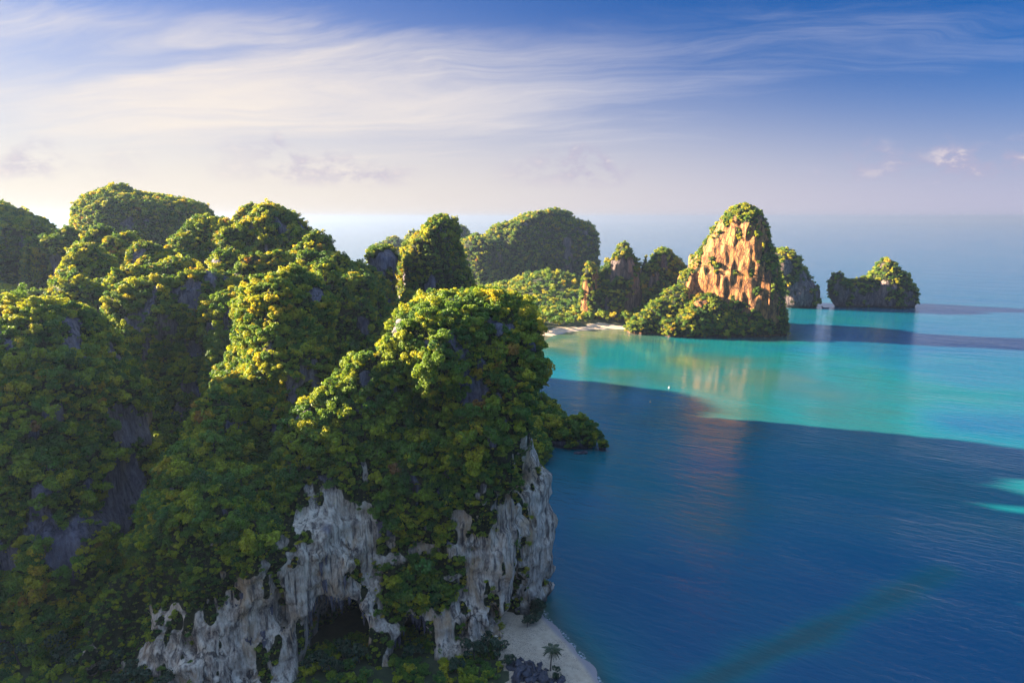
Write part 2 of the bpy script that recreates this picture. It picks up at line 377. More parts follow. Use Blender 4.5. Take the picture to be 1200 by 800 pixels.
def face_data(V, Q):
    a, b, c, d = (V[Q[:, i]] for i in range(4)); N = np.cross(c-a, d-b); A = np.linalg.norm(N, axis=1)
    N = N/np.maximum(A, 1e-9)[:, None]; return (a+b+c+d)/4, N, A*0.5
def scatter(V, Q, density, veg, smin, smax, seed, back=0.35, power=3.0):
    """points for foliage on the faces of a rock; veg(P, N) is the chance that plants grow there"""
    r = np.random.default_rng(seed); C, N, A = face_data(V, Q)
    pr = veg(C, N)*density*A
    to = np.array([0, 0, CAM_H]) - C; to /= np.linalg.norm(to, axis=1)[:, None]
    pr = pr*np.where((to*N).sum(1) > -0.25, 1.0, back); pr[C[:, 2] < 0.8] = 0
    k = np.nonzero(r.random(len(C)) < pr)[0]
    S = smin + (smax - smin)*r.random(len(k))**power
    return C[k] + r.normal(0, 0.25, (len(k), 3)), N[k], S

TREE_SPOTS = []      # (point, normal, size, place) candidates for trees built one by one

def karst(name, vol, mat, veg, density, smin, smax, far, label, cat=None, kind=None, seed=3, place=None, group=None, power=3.0, pick=None, back=0.35, pale=None, smooth=True, shrink=None):
    V, Q = vol.mesh(); C, N, A = face_data(V, Q)
    vn = np.zeros((len(V), 3)); [np.add.at(vn, Q[:, i], N*A[:, None]) for i in range(4)]
    vn /= np.maximum(np.linalg.norm(vn, axis=1), 1e-9)[:, None]
    me = np_mesh(name, V, Q, smooth)
    if pale: add_attr(me, 'pale', pale(V))
    add_attr(me, 'veg', np.clip(veg(V, vn), 0, 1))
    o = obj(name, me, mat); tag(o, label, cat, group, kind)
    P, Nn, S = scatter(V, Q, density, veg, smin, smax, seed, back, power)
    if shrink: S = S*shrink(P)
    if place:
        sel = pick(P, Nn, S)
        for p, n_, s_ in zip(P[sel], Nn[sel], S[sel]): TREE_SPOTS.append((p, n_, s_, place))
        P, Nn, S = P[~sel], Nn[~sel], S[~sel]
    if len(P): foliage('vegetation', P + Nn*(S*0.30)[:, None] + np.array([0, 0, 1])*(S*0.12)[:, None], S, o, far, seed)
    print('%-28s verts %7d plants %6d  %.1fs' % (name, len(V), len(P), time.time()-T0))
    return o
# ------------------------------------------------------------------ near headland with its overhanging rock wall
def veg_rule(seed, lo=-0.25, hi=0.25, sp=(9, 9, 14), amp=0.35, bias=0.0, extra=None):
    def fn(P, N):
        n = noise2(P, sp, seed)*amp + noise2(P, tuple(q*0.33 for q in sp), seed+1)*amp*0.5
        v = sstep(N[:, 2] + n + bias, lo, hi)
        return extra(P, N, v) if extra else v
    return fn

hv = Vol(-114, 18, 146, 264, -4, 112, 0.5, 5)
yf = np.interp(hv.xs, [-114, -104, -94, -78, -60, -45, -30, -15, -3, 6, 18], [178, 172, 163, 158, 161, 165, 169, 174, 181, 190, 205]).astype(np.float32)[:, None, None]
hw = np.interp(hv.xs, [-114, -100, -80, -60, -40, -20, 0, 10], [30, 44, 50, 50, 58, 70, 66, 30]).astype(np.float32)[:, None, None]
lean = np.interp(hv.zs, [0, 8, 20, 36, 60], [-8.0, -3.5, -0.8, 1.5, 9]).astype(np.float32)[None, None, :]
g = yf + lean - hv.Y
def smx(a, b, k):
    h = np.clip(0.5 - 0.5*(b-a)/k, 0, 1); return b*(1-h) + a*h + k*h*(1-h)
g = smx(g, (hv.Z - hw)*0.8, 8.0); g = smx(g, hv.X + 3.0 + 0*hv.Z, 7.0); g = smx(g, hv.Y - 252.0, 5.0); g = smx(g, -102.0 - hv.X, 6.0)
hv.smin(np.broadcast_to(g, hv.f.shape).astype(np.float32), 1.0)
# main summit (overhangs a little over the water on its far side)
hv.loft([(-5, -17, 208, 16.5, 25), (30, -17, 208, 15.5, 25), (52, -16, 207, 14.5, 27), (62, -15, 206, 17, 28), (74, -13.5, 206, 21.5, 26), (84, -13, 207, 23, 23),
         (90, -12.5, 208, 22, 20), (93.5, -11, 208, 18, 16), (95.5, -10, 208, 9, 9), (96.5, -9, 208, 3, 4)], 5)
hv.knob(-31, 198, 87, 11, 15, flare=1.5); hv.knob(-24, 196, 91.5, 8, 9); hv.knob(-2, 210, 92, 8, 10, base=60, flare=1.0); hv.knob(-37, 193, 82, 9, 11, flare=1.5); hv.knob(-50, 187, 74, 9, 11, flare=1.5); hv.knob(2.5, 204, 90, 5.5, 9, base=64, flare=0.8)
hv.knob(-43, 189, 79, 11, 12, flare=1.6)
hv.knob(-57, 184, 66, 11, 12, flare=1.5)
# second summit whose flank catches the sun
hv.loft([(-5, -82, 222, 26, 34), (30, -82, 220, 24, 33), (55, -80, 218, 20, 26), (70, -79, 219, 17, 22), (83, -77, 221, 15, 17), (92, -75, 223, 12, 13), (98, -73, 225, 8, 9), (101.5, -72, 226, 2.5, 3)], 6)
hv.knob(-86, 194, 72, 9, 12, flare=1.5)
hv.knob(-84, 180, 58, 12, 14, flare=1.4)
hv.knob(-66, 210, 80, 10, 12)
hv.knob(-98, 186, 42, 9, 12); hv.knob(-101, 176, 24, 8, 10)
wall = 1 - sstep(hv.Z, 36, 58)
hv.rough((2.6, 17, 17, 22), (1.9, 8, 8, 10), (1.0, 3.6, 3.6, 6)); hv.f += 1.6*np.abs(hv.noise(7, 7, 9)) - 0.9
fl = hv.noise(2.6, 2.6, 10); fl2 = hv.noise(1.2, 1.2, 5); blk = hv.noise(5.5, 5.5, 4.2)
gate = sstep(hv.noise(9, 9, 9), -0.6, 0.7)                     # flutes come and go over the wall
hv.f += (0.75*np.abs(fl) - 0.5)*(0.3 + 0.9*wall)*(0.35+0.65*gate) + 0.42*fl2*(0.5+0.6*wall) + 0.30*hv.noise(0.8, 0.8, 1.6)*(0.4+0.6*wall)
hv.f += (1.5*np.abs(blk) - 0.75)*(0.25+0.8*wall) + 0.55*hv.noise(9, 9, 1.6)*wall
hv.f -= (1.5*sstep(hv.noise(3.2, 3.2, 8), 1.1, 1.45)*wall*0.8)             # free-standing ribs
hv.f += 2.2*sstep(hv.noise(2.4, 2.4, 4.5), 1.45, 1.9)*wall                 # pits
# hollows under the overhang
for (cx, cz, rx, rz, dep) in ((-47, 3, 9.5, 18, 30), (-27, 1, 5.6, 12.5, 24), (-90, -2, 9, 13, 14), (-9, 6.5, 4.2, 4.6, 5), (-68, 2, 2.4, 9, 5), (-60, 21, 1.6, 6, 3)):
    yc = float(np.interp(cx, hv.xs, yf[:, 0, 0]))
    u = (hv.X - cx)/rx; v = (hv.Z - cz)/rz; q = (hv.Y - yc - 1)/dep
    hv.smax(-((np.sqrt(u*u + v*v + q*q*1.0) - 1)*min(rx, dep) + 0.9*hv.noise(2.0, 2.0, 6)), 1.2)
# broken ledge
hv.f += (1.3*np.exp(-((hv.Z - (30 - 0.62*(hv.X + 24)))/1.6)**2)*sstep(hv.X, -27, -22)*(1-sstep(hv.X, -9, -5))).astype(np.float32)

def head_veg(P, N, v):
    n = noise2(P, (5, 5, 4), 77)*3.5 + noise2(P, (1.6, 1.6, 3.5), 78)*2.2
    lim = np.interp(P[:, 0], [-108, -98, -90, -68, -64, -58, -55, -40, -36, -27, -20, -12, -4, 3], [0, 2, 25, 26, 34, 38, 46, 45, 35, 31, 31, 35, 38, 48])
    front = 1 - sstep(P[:, 1] - np.interp(P[:, 0], [-114, -94, -78, -45, -15, 6], [178, 163, 158, 165, 174, 190]), 12, 22)
    bare = sstep(lim + n - P[:, 2], -2.5, 2.5)*np.maximum(front, sstep(P[:, 0], -4, 2))
    ledge = np.exp(-(((P[:, 0]+25.5)/11.5)**4 + ((P[:, 2]-21)/7.0)**4))
    tuft = sstep(noise2(P, (2.2, 2.2, 6), 79) + 0.5*noise2(P, (7, 7, 9), 81), 0.8, 1.5)*0.8
    bare = bare*(1-ledge)*(1-tuft)
    up = sstep(noise2(P, (4.5, 4.5, 7), 80) + 0.5*noise2(P, (1.8, 1.8, 4), 82) - N[:, 2]*0.8, 0.95, 1.45)*(P[:, 2] > 40)        # grey outcrops higher up
    inner = sstep(P[:, 1] - np.interp(P[:, 0], [-114, -94, -78, -45, -15, 6], [178, 163, 158, 165, 174, 190]), 6, 10)*(P[:, 2] < 22)
    return np.clip(1 - bare - up*0.9, 0, 1)*np.where((P[:, 2] < 24) & (N[:, 2] < -0.2), 0.1, 1)
def head_pale(P):
    lim = np.interp(P[:, 0], [-114, -64, -55, -40, -36, -20, -4, 3, 8], [30, 38, 52, 50, 38, 36, 46, 62, 66])
    return sstep(lim + 4*noise2(P, (5, 5, 8), 83) - P[:, 2], -4, 4)
def head_pick(P, N, S):
    r = np.random.default_rng(8); s = np.zeros(len(P), bool)
    d = np.linalg.norm(P - np.array([0, 0, CAM_H]), axis=1); to = (np.array([0, 0, CAM_H]) - P)/d[:, None]
    vis = (to*N).sum(1) > -0.1; k = np.argsort(-(S/d)*vis)[:150]; s[k] = True; return s & vis
head = karst('limestone_headland', hv, ROCK, lambda P, N: head_veg(P, N, None), 1.15, 0.40, 2.5, False,
             'big near headland, jungle on top and pale fluted rock wall with hollows below', 'headland', seed=21, place='head', pick=head_pick, pale=head_pale, smooth=False,
             shrink=lambda P: 1 - 0.55*head_pale(P)*(1-np.exp(-(((P[:, 0]+25.5)/11.5)**4 + ((P[:, 2]-21)/7.0)**4))))
del hv, g

# ------------------------------------------------------------------ wooded hill across the ravine
cv_ = Vol(-250, -88, 150, 300, -4, 112, 0.95, 9)
for k_ in ((-154, 212, 91, 28, 30), (-132, 208, 76, 13, 18), (-110, 266, 92, 15, 14), (-145, 274, 95, 24, 15), (-175, 205, 92, 26, 30), (-210, 205, 98, 34, 40), (-140, 197, 78, 18, 20),
           (-158, 192, 74, 18, 18), (-126, 200, 60, 10, 14), (-146, 182, 42, 16, 14), (-130, 187, 40, 11, 13), (-126, 280, 98, 20, 14), (-232, 215, 112, 22, 30)):
    cv_.knob(*k_, flare=1.25)
cv_.rough((3.4, 19, 19, 24), (2.3, 9, 9, 11), (1.2, 4, 4, 7), (0.8, 2.6, 2.6, 12)); cv_.f += 2.0*np.abs(cv_.noise(9, 9, 11)) - 1.1
def hill_veg(P, N):
    n = noise2(P, (7, 7, 12), 91) + 0.6*noise2(P, (2.6, 2.6, 6), 92)
    out = sstep(n - N[:, 2]*0.5, 0.75, 1.2)
    low = sstep(21 + 4*noise2(P, (6, 6, 5), 93) - P[:, 2], -2, 3)*sstep(-137 + 3*noise2(P, (5, 5, 9), 94) - P[:, 0], -3, 2)
    low2 = np.exp(-(((P[:, 0]+121)/3.5)**2 + ((P[:, 2]-30)/9)**2))*1.2
    return np.clip(1 - out*0.95 - low - low2, 0, 1)
def hill_pick(P, N, S):
    d = np.linalg.norm(P - np.array([0, 0, CAM_H]), axis=1); to = (np.array([0, 0, CAM_H]) - P)/d[:, None]
    vis = ((to*N).sum(1) > 0.0) & (np.abs(P[:, 0]/P[:, 1]) < 0.76); s = np.zeros(len(P), bool); s[np.argsort(-(S/d)*vis)[:60]] = True; return s & vis
wood = karst('wooded_hill', cv_, ROCK_GREY, hill_veg, 0.85, 0.45, 2.7, False,
             'shaded jungle-covered hill with grey outcrops across the dark ravine from the near headland', 'hill', 'structure', 31, place='hill', pick=hill_pick, smooth=False)
del cv_

# ------------------------------------------------------------------ ridge of knobbly hills behind
dv = Vol(-372, 10, 236, 470, -4, 140, 1.5, 13)
H0 = np.interp(dv.ys, [236, 255, 300, 360, 420, 470], [20, 40, 62, 66, 50, 20])[None, :, None]*np.interp(dv.xs, [-330, -100, -60, -20, 0, 8], [1.2, 1.15, 1.0, 0.72, 0.35, 0.0])[:, None, None]
dv.smin(np.broadcast_to(((dv.Z - H0)*0.75), dv.f.shape).astype(np.float32), 1.0)
def K(v, px, py, Y, rx, ry, **kw):
    x, y, z = at(px, py, Y); v.knob(x, Y, z - 1.6, rx, ry, **kw)
for px, py, Y, rx, ry in ((319, 242, 355, 22, 26), (290, 250, 350, 16, 18), (345, 262, 345, 18, 22), (368, 275, 335, 18, 20), (393, 296, 325, 16, 20), (415, 315, 315, 16, 20), (440, 335, 318, 18, 18),
                          (240, 249, 365, 22, 24), (262, 258, 360, 14, 18), (212, 272, 350, 14, 16), (172, 280, 335, 16, 16), (150, 272, 350, 16, 18), (118, 259, 370, 18, 22), (104, 294, 315, 15, 15), (80, 262, 400, 14, 16),
                          (60, 270, 410, 14, 16), (200, 300, 310, 16, 16), (270, 290, 312, 14, 14), (300, 300, 300, 14, 14), (245, 315, 295, 16, 14), (360, 300, 292, 12, 14), (330, 292, 305, 12, 14), (150, 318, 292, 18, 14), (90, 330, 285, 18, 14),
                          (20, 345, 285, 18, 16), (470, 372, 300, 15, 20), (420, 362, 290, 15, 16), (500, 395, 285, 12, 18), (385, 340, 290, 14, 14), (520, 348, 345, 20, 24), (480, 345, 350, 20, 20)):
    K(dv, px, py, Y, rx, ry, flare=1.3, k=5)
K(dv, 318, 244, 402, 20, 20); K(dv, 296, 248, 410, 20, 20); K(dv, 425, 311, 385, 17, 20, flare=1.3, k=5); K(dv, 405, 303, 372, 17, 20, flare=1.3, k=5)  # knobs added to cast shade on the water; first two unseen behind the peak
dv.rough((3.5, 18, 18, 22), (3.0, 9, 9, 11), (1.6, 4.5, 4.5, 8)); dv.f += 2.6*np.abs(dv.noise(10, 10, 12)) - 1.4
karst('knobbly_ridge', dv, ROCK_GREY, veg_rule(101, -0.65, -0.20, (9, 9, 14), 0.42), 0.46, 0.7, 2.5, True,
      'knobbly jungle-covered limestone ridge rising behind the near headland', 'ridge', 'structure', 41)
del dv, H0

def tower(name, rows, Y, ry, res, mat, veg, density, smin, smax, label, cat, seed, e=2.0, skew_px=None, rough=(2.0, 1.2, 0.7), extra=None, kind=None, base=-4.0, group=None, notch=0.0, pick=None, place=None):
    """rows: (py, left px, right px[, ry factor, arete px]) traced at depth Y; ry is half the depth in metres"""
    R = []
    for row in rows:
        py, a, b = row[:3]; fac = row[3] if len(row) > 3 else 1.0
        xa, _, z = at(a, py, Y); xb = at(b, py, Y)[0]; cx = (xa+xb)/2; rx = (xb-xa)/2; ryy = ry*fac; sk = 0.0
        if len(row) > 4: sk = -(at(row[4], py, Y)[0] - cx)/ryy
        R.append((z - (0.75*smax if z > 12 else 0), cx, Y, rx - 0.3*smax, ryy, sk))
    z0, cx, _, rx, ryy, sk = min(R)
    if z0 > base: R.append((base, cx, Y, rx*1.02, ryy*1.02, sk))
    x0 = min(r[1]-r[3]*1.1-abs(r[5])*r[4]*0.2 for r in R) - 14; x1 = max(r[1]+r[3]*1.1+abs(r[5])*r[4]*0.2 for r in R) + 14; zt = max(r[0] for r in R) + 9
    y0, y1 = Y - max(r[4] for r in R) - 12, Y + max(r[4] for r in R) + 12
    if extra: x0, x1, y0, y1, zt = extra(None, (x0, x1, y0, y1, zt))
    v = Vol(x0, x1, y0, y1, base, zt, res, seed); v.loft(R, 4.0, e)
    if extra: extra(v, None)
    sc = res
    v.rough((rough[0], 16*max(1, sc*0.7), 16*max(1, sc*0.7), 24*max(1, sc*0.7)), (rough[1], 7*max(1, sc*0.8), 7*max(1, sc*0.8), 13*max(1, sc*0.8)), (rough[2], 3*sc, 3*sc, 8*sc))
    if notch: v.f += (notch*np.exp(-((v.Z - 0.8)/1.6)**2)).astype(np.float32)
    return karst(name, v, mat, veg, density, smin, smax, True, label, cat, kind, seed, group=group, pick=pick, place=place)

# twin towers standing behind the ridge
def t1x(v, b):
    if v is None: return (b[0]-4, b[1]+8, b[2]-26, b[3], b[4])
    for px, py, Y, rx, ry in ((508, 303, 408, 9, 12), (535, 318, 412, 11, 12), (490, 330, 405, 12, 12)): K(v, px, py, Y, rx, ry, flare=1.2, k=3)
tower('limestone_tower', [(252.5, 510, 524, .3), (256, 504, 530, .6), (262, 498, 535, .8), (281, 477, 541, 1), (306, 472, 550, 1.1), (334, 470, 559, 1.15), (370, 466, 562, 1.2)], 430, 24, 1.2, ROCK_GREY,
      veg_rule(111, -0.65, -0.2, (8, 8, 14), 0.42), 0.3, 0.8, 2.4, 'tall rounded jungle-topped tower standing just behind the near headland summit', 'rock tower', 51, extra=t1x)
tower('limestone_tower', [(287, 440, 456, .5), (290, 434, 462, .8), (298, 430, 467, 1), (330, 429, 469, 1.05), (370, 428, 470, 1.1)], 405, 14, 1.1, ROCK_GREY,
      veg_rule(121, 0.05, 0.5, (7, 7, 12), 0.35), 0.2, 1.0, 2.4, 'short blunt grey tower with a bush cap beside the taller rounded tower', 'rock tower', 52)
# flat-topped and dark hills on the skyline
tower('flat_topped_hill', [(224, 118, 160, .5), (228, 108, 185, .7), (236, 101, 226, .9), (246, 97, 238, 1), (270, 93, 242, 1.1), (330, 85, 250, 1.3)], 560, 45, 2.2, ROCK_GREY,
      veg_rule(131, -0.8, -0.4, (12, 12, 18), 0.35), 0.2, 1.2, 3.0, 'flat-topped wooded hill standing highest on the skyline behind the knobbly ridge', 'hill', 53, kind='structure', rough=(3, 2, 1))
tower('dark_hill', [(250, -90, 28, .7), (255, -110, 40, .85), (264, -120, 51, 1), (300, -130, 60, 1.05), (370, -140, 68, 1.15)], 430, 40, 1.8, ROCK_GREY,
      veg_rule(141, -0.85, -0.45, (12, 12, 18), 0.4), 0.24, 1.1, 2.8, 'dark steep-sided hill with a bushy rim at the end of the knobbly ridge', 'hill', 54, kind='structure', rough=(3, 2, 1))
print('near done %.1f' % (time.time()-T0))

# ------------------------------------------------------------------ far towers, islands and hills round the bay
ORANGE_VEG = lambda P, N: jveg(P, N)
def jveg(P, N):
    n = noise2(P, (14, 14, 18), 151)*0.35 + noise2(P, (5, 5, 8), 152)*0.3
    v = sstep(N[:, 2] + n, 0.42, 0.85)
    x18 = P[:, 0]; top = sstep(P[:, 2] + 6*n, 112, 122)
    shade = sstep(N[:, 0] + n*0.6, 0.25, 0.6)*0.85              # the face turned from the sun is overgrown
    left = sstep(at(826, 300, 730)[0] + 0.42*(P[:, 2]-95) - x18 + 8*n, -3, 6)
    skirt = sstep(24 + 14*np.exp(-((P[:, 0]-at(800, 350, 720)[0])/34)**2) + 10*n - P[:, 2], -4, 5)
    return np.clip(np.maximum.reduce([v, top, shade, left*0.95, skirt]), 0, 1)*sstep(P[:, 2], 1.0, 4.0)
def jx(v, b):
    if v is None: return (at(725, 380, 700)[0], at(950, 380, 700)[0], 660, b[3]+10, b[4])
    for px, py, Y, rx, ry in ((812, 312, 745, 15, 20), (795, 335, 735, 16, 22), (775, 350, 728, 16, 20), (762, 363, 722, 14, 18), (748, 376, 712, 10, 14), (830, 345, 712, 20, 22), (815, 362, 700, 20, 16),
                              (850, 368, 700, 22, 18), (880, 372, 702, 20, 18), (790, 372, 700, 16, 14), (900, 376, 705, 14, 14), (845, 330, 735, 14, 18), (925, 391, 700, 12, 8), (865, 380, 692, 30, 9)):
        K(v, px, py, Y, rx, ry, flare=1.12, k=4)
def far_pick(n):
    def f(P, N, S):
        d = np.linalg.norm(P - np.array([0, 0, CAM_H]), axis=1); to = (np.array([0, 0, CAM_H]) - P)/d[:, None]
        vis = ((to*N).sum(1) > 0.1) & (P[:, 2] < 55); s = np.zeros(len(P), bool); s[np.argsort(-(S/d)*vis)[:n]] = True; return s & vis
    return f
tower('orange_rock_tower', [(240.5, 865, 879, .4, 869), (244, 858, 885, .65, 869), (252, 850, 891, .8, 869), (262, 842, 895, .9, 871), (280, 830, 897, 1, 874), (301, 818, 897, 1.05, 877), (322, 812, 899, 1.1, 881), (348, 812, 901, 1.15, 886), (385, 810, 912, 1.2, 891)],
      732, 40, 1.0, ROCK_ORANGE, jveg, 0.17, 1.2, 3.2, 'tall sunlit orange rock tower with a bushy cap and wooded skirt', 'rock tower', 61, e=1.55, extra=jx, notch=1.6, place='skirt', pick=far_pick(45), rough=(1.5, 1.3, 1.5))
tower('pointed_pinnacle', [(281.5, 729, 736, .3, 731), (287, 724, 741, .5, 729), (297, 715, 746, .75, 726), (306, 706, 750, .9, 724), (325, 698, 757, 1, 722), (350, 695, 758, 1.05, 721), (385, 694, 759, 1.1, 721)],
      800, 24, 1.3, ROCK_FAR, veg_rule(161, -0.25, 0.3, (9, 9, 20), 0.5), 0.09, 1.8, 4.0, 'pointed pinnacle with one vegetated sunlit side and one dark side among the trees', 'rock pinnacle', 62, e=1.3)
tower('slim_pinnacle', [(306, 686, 699, .6), (311, 682, 703, .9), (330, 680, 704, 1), (375, 679, 706, 1)],
      790, 9, 1.3, ROCK_ORANGE, veg_rule(171, -0.1, 0.4, (9, 9, 20), 0.45), 0.09, 1.8, 3.4, 'slim pale pink pinnacle rising from the trees beside the pointed pinnacle', 'rock pinnacle', 63, rough=(1.2, 0.9, 0.6))
tower('split_pinnacle', [(291, 769, 782, .5), (296, 764, 790, .8), (303, 760, 797, .9), (312, 757, 803, 1), (325, 756, 805, 1.05), (380, 752, 808, 1.1)],
      800, 20, 1.3, ROCK_FAR, veg_rule(181, -0.45, 0.1, (9, 9, 16), 0.5), 0.09, 1.8, 4.0, 'broad split-topped pinnacle between the pointed pinnacle and the orange tower', 'rock pinnacle', 64,
      extra=lambda v, b: b if v is None else K(v, 757, 292, 806, 5, 8, flare=1.1, k=2))
tower('rock_island', [(292.5, 910, 926, .4), (295, 904, 930, .6), (301, 897, 934, .8), (316, 894, 943, .95), (326, 893, 950, 1), (337, 892, 959.5, 1.05), (352, 893, 958.5, 1.05), (362, 896, 955, 1)],
      945, 36, 1.5, ROCK_FAR, veg_rule(191, -0.10, 0.45, (12, 12, 18), 0.5), 0.06, 2.0, 4.4, 'dome-shaped dark rock island half hidden behind the orange tower', 'island', 65, notch=2.0)
def lx(v, b):
    if v is None: return (at(955, 340, 930)[0], b[1], b[2], b[3], b[4])
    v.loft([(at(980, yy, 932)[2], (at(a, yy, 932)[0]+at(c, yy, 932)[0])/2, 925, (at(c, yy, 932)[0]-at(a, yy, 932)[0])/2, 16*q, 0) for yy, a, c, q in
            ((320.5, 977, 983, .4), (325, 973, 988, .7), (334, 969, 994, 1), (345, 969, 998, 1), (362, 974, 998, 1))] + [(-4, at(986, 362, 932)[0], 925, 13, 16, 0)], 3, 1.4)
    v.loft([(at(1000, yy, 932)[2], at((a+c)/2, yy, 932)[0], 932, (at(c, yy, 932)[0]-at(a, yy, 932)[0])/2, 18*q, 0) for yy, a, c, q in ((328, 1001, 1018, .5), (333, 992, 1022, .9), (362, 990, 1025, 1))] + [(-4, at(1008, 362, 932)[0], 932, 20, 18, 0)], 3)
tower('rock_island', [(305.5, 1030, 1044, .4), (308, 1026, 1051, .6), (320, 1020, 1060, .8), (332, 1014, 1070.5, 1), (345, 1010, 1073, 1.05), (354, 1010, 1071, 1.05), (362, 1010, 1067, 1)],
      940, 34, 1.5, ROCK_FAR, veg_rule(201, -0.15, 0.40, (12, 12, 18), 0.45), 0.06, 2.0, 4.4, 'saddle-backed dark rock island with a smaller horn, alone in open water', 'island', 66, notch=2.0, extra=lx)
tower('big_far_hill', [(247, 650, 664, .5, 640), (250, 612, 668, .6, 630), (256, 602, 674, .75, 615), (262, 594, 688, .85, 606), (276, 571, 700, .95, 601), (288, 570, 702, 1, 600), (306, 576, 703, 1.05, 600), (340, 572, 705, 1.1, 600)],
      1180, 80, 2.6, ROCK_FAR, veg_rule(211, -0.7, -0.25, (18, 18, 26), 0.4), 0.045, 2.4, 5.4, 'big hazy round-shouldered hill behind the flat forest', 'hill', 67, kind='structure', e=1.5, rough=(5, 3, 1.6))
tower('low_hazy_hill', [(277, 552, 566, .7), (281, 545, 590, .9), (300, 542, 596, 1), (340, 540, 600, 1.1)], 1120, 40, 2.6, ROCK_FAR, veg_rule(221, -0.7, -0.25, (18, 18, 26), 0.4), 0.045, 2.4, 5.0,
      'low hazy spur at the shaded foot of the big far hill', 'hill', 68, kind='structure', rough=(4, 3, 1.6))
def hx(v, b):
    if v is None: return (at(430, 300, 1450)[0], at(570, 300, 1450)[0], b[2]-10, b[3]+10, at(537, 258, 1450)[2])
    for px, py, rx in ((484, 268, 22), (463, 276, 20), (537, 265, 22), (548, 277, 22), (500, 275, 30), (450, 286, 20)): K(v, px, py, 1450, rx, 30, flare=1.2)
tower('distant_hills', [(282, 470, 530, .8), (300, 450, 550, 1), (340, 440, 560, 1)], 1450, 50, 3.0, ROCK_FAR, veg_rule(231, -0.7, -0.25, (18, 18, 26), 0.4), 0.035, 2.6, 5.5,
      'pale hazy row of hills peeping out behind the rounded tower', 'hill', 69, kind='structure', extra=hx, rough=(4, 3, 1.6))
# wooded point behind the headland and its islet
def mx_(v, b):
    if v is None: return (-40, at(712, 500, 350)[0]-2, 300, 420, 50)
    for px, py, Y, rx, ry in ((668, 497, 352, 10, 9), (683, 491, 350, 7.5, 9), (645, 485, 362, 11, 12), (630, 468, 374, 12, 14), (622, 500, 335, 9, 14), (612, 530, 312, 8, 14), (600, 455, 385, 16, 20)):
        x, y, z = at(px, py, Y); v.knob(x, Y, max(z-2, 4), rx, ry, flare=1.05, k=4)
mv = lambda P, N: np.clip(sstep(P[:, 2] + 1.0*noise2(P, (4, 4, 3), 241), 2.2, 3.6), 0, 1)
def m_pick(P, N, S):
    vis = P[:, 0] > -5; s = np.zeros(len(P), bool); s[np.argsort(-S*vis)[:26]] = True; return s & vis
tower('wooded_point', [(500, 640, 690, .8), (530, 640, 695, 1)], 352, 9, 0.9, ROCK_GREY, mv, 0.42, 1.0, 3.4, 'low wooded rocky point reaching into the bay behind the headland', 'headland', 71, extra=mx_, notch=1.0,
      rough=(1.2, 0.8, 0.5), place='point', pick=m_pick)
ix, iy, _ = sea_at(706, 527)
iv = Vol(ix-6, ix+6, iy-6, iy+6, -2, 8, 0.35, 3)
iv.loft([(-2, ix, iy, 2.3, 2.5), (0.6, ix, iy, 1.7, 1.9), (2.2, ix, iy, 2.2, 2.3), (4.2, ix, iy, 1.7, 1.8), (5.2, ix, iy, .6, .6)], 1); iv.rough((0.15, 2.0), (0.12, 1.0))
karst('tiny_islet', iv, ROCK_GREY, lambda P, N: sstep(P[:, 2], 1.4, 2.2), 1.6, 0.6, 1.3, False, 'tiny bush-topped islet standing off the wooded point', 'islet', None, 72)
print('karst done %.1f' % (time.time()-T0))
# ------------------------------------------------------------------ ground with its beaches, and the sea
def S2(px, py): p = sea_at(px, py); return (p[0], p[1])
near_line = [(46, 118), S2(716, 812), S2(705, 800), S2(688, 776), S2(668, 752), S2(650, 734), S2(641, 724), S2(634, 712)]
far_line = [S2(637, 400), S2(646, 394), S2(665, 389), S2(690, 386.5), S2(715, 385.5), S2(738, 386)]
coast = [(-110, -300), (-105, -60), (-60, 20), (10, 70), (40, 100)] + near_line + [(9, 215), (8, 240), (3, 262), (-6, 290), (-8, 330), (-14, 400), (-22, 500), (-5, 620), (18, 690)] + far_line + \
        [(150, 740), (180, 752), (230, 752), (255, 770), (225, 800), (180, 830), (165, 900), (160, 1000), (175, 1090), (190, 1220), (150, 1380), (-60, 1560), (-260, 1560), (-420, 1300), (-620, 900), (-900, 600), (-900, -300)]
CP = np.array(coast)
def seg_dist(P, L, closed=False):
    A = np.array(L); B = np.roll(A, -1, 0) if closed else A[1:]; A = A if closed else A[:-1]; best = np.full(len(P), 1e9)
    for a, b in zip(A, B):
        d = b - a; t = np.clip(((P - a) @ d)/(d @ d), 0, 1); best = np.minimum(best, np.hypot(*(P - a - t[:, None]*d).T))
    return best
def inside(P, L):
    A = np.array(L); B = np.roll(A, -1, 0); c = np.zeros(len(P), bool)
    for (x1, y1), (x2, y2) in zip(A, B):
        cr = ((y1 > P[:, 1]) != (y2 > P[:, 1])); c ^= cr & (P[:, 0] < (x2-x1)*(P[:, 1]-y1)/((y2-y1) or 1e-9) + x1)
    return c
def ground_height(P):
    d = seg_dist(P, CP, True)*np.where(inside(P, CP), 1, -1)
    P3 = np.column_stack([P, np.zeros(len(P))])
    h = np.where(d > 0, 0.10*np.minimum(d, 22) + 0.012*np.clip(d-22, 0, 250), 0.09*d)
    h = h + np.where(d > 12, 0.5*noise2(P3, (14, 14, 9), 301), 0.06*noise2(P3, (5, 5, 9), 302))
    h += 34*np.exp(-(((P[:, 0]-52)/75)**2 + ((P[:, 1]-960)/85)**2)) + 15*np.exp(-(((P[:, 0]-130)/35)**2 + ((P[:, 1]-815)/30)**2))
    return np.clip(h, -6, None), d
def axis(*segs):
    out = []
    for a, b, s in segs: out += list(np.arange(a, b, s))
    return np.array(out + [segs[-1][1]], float)
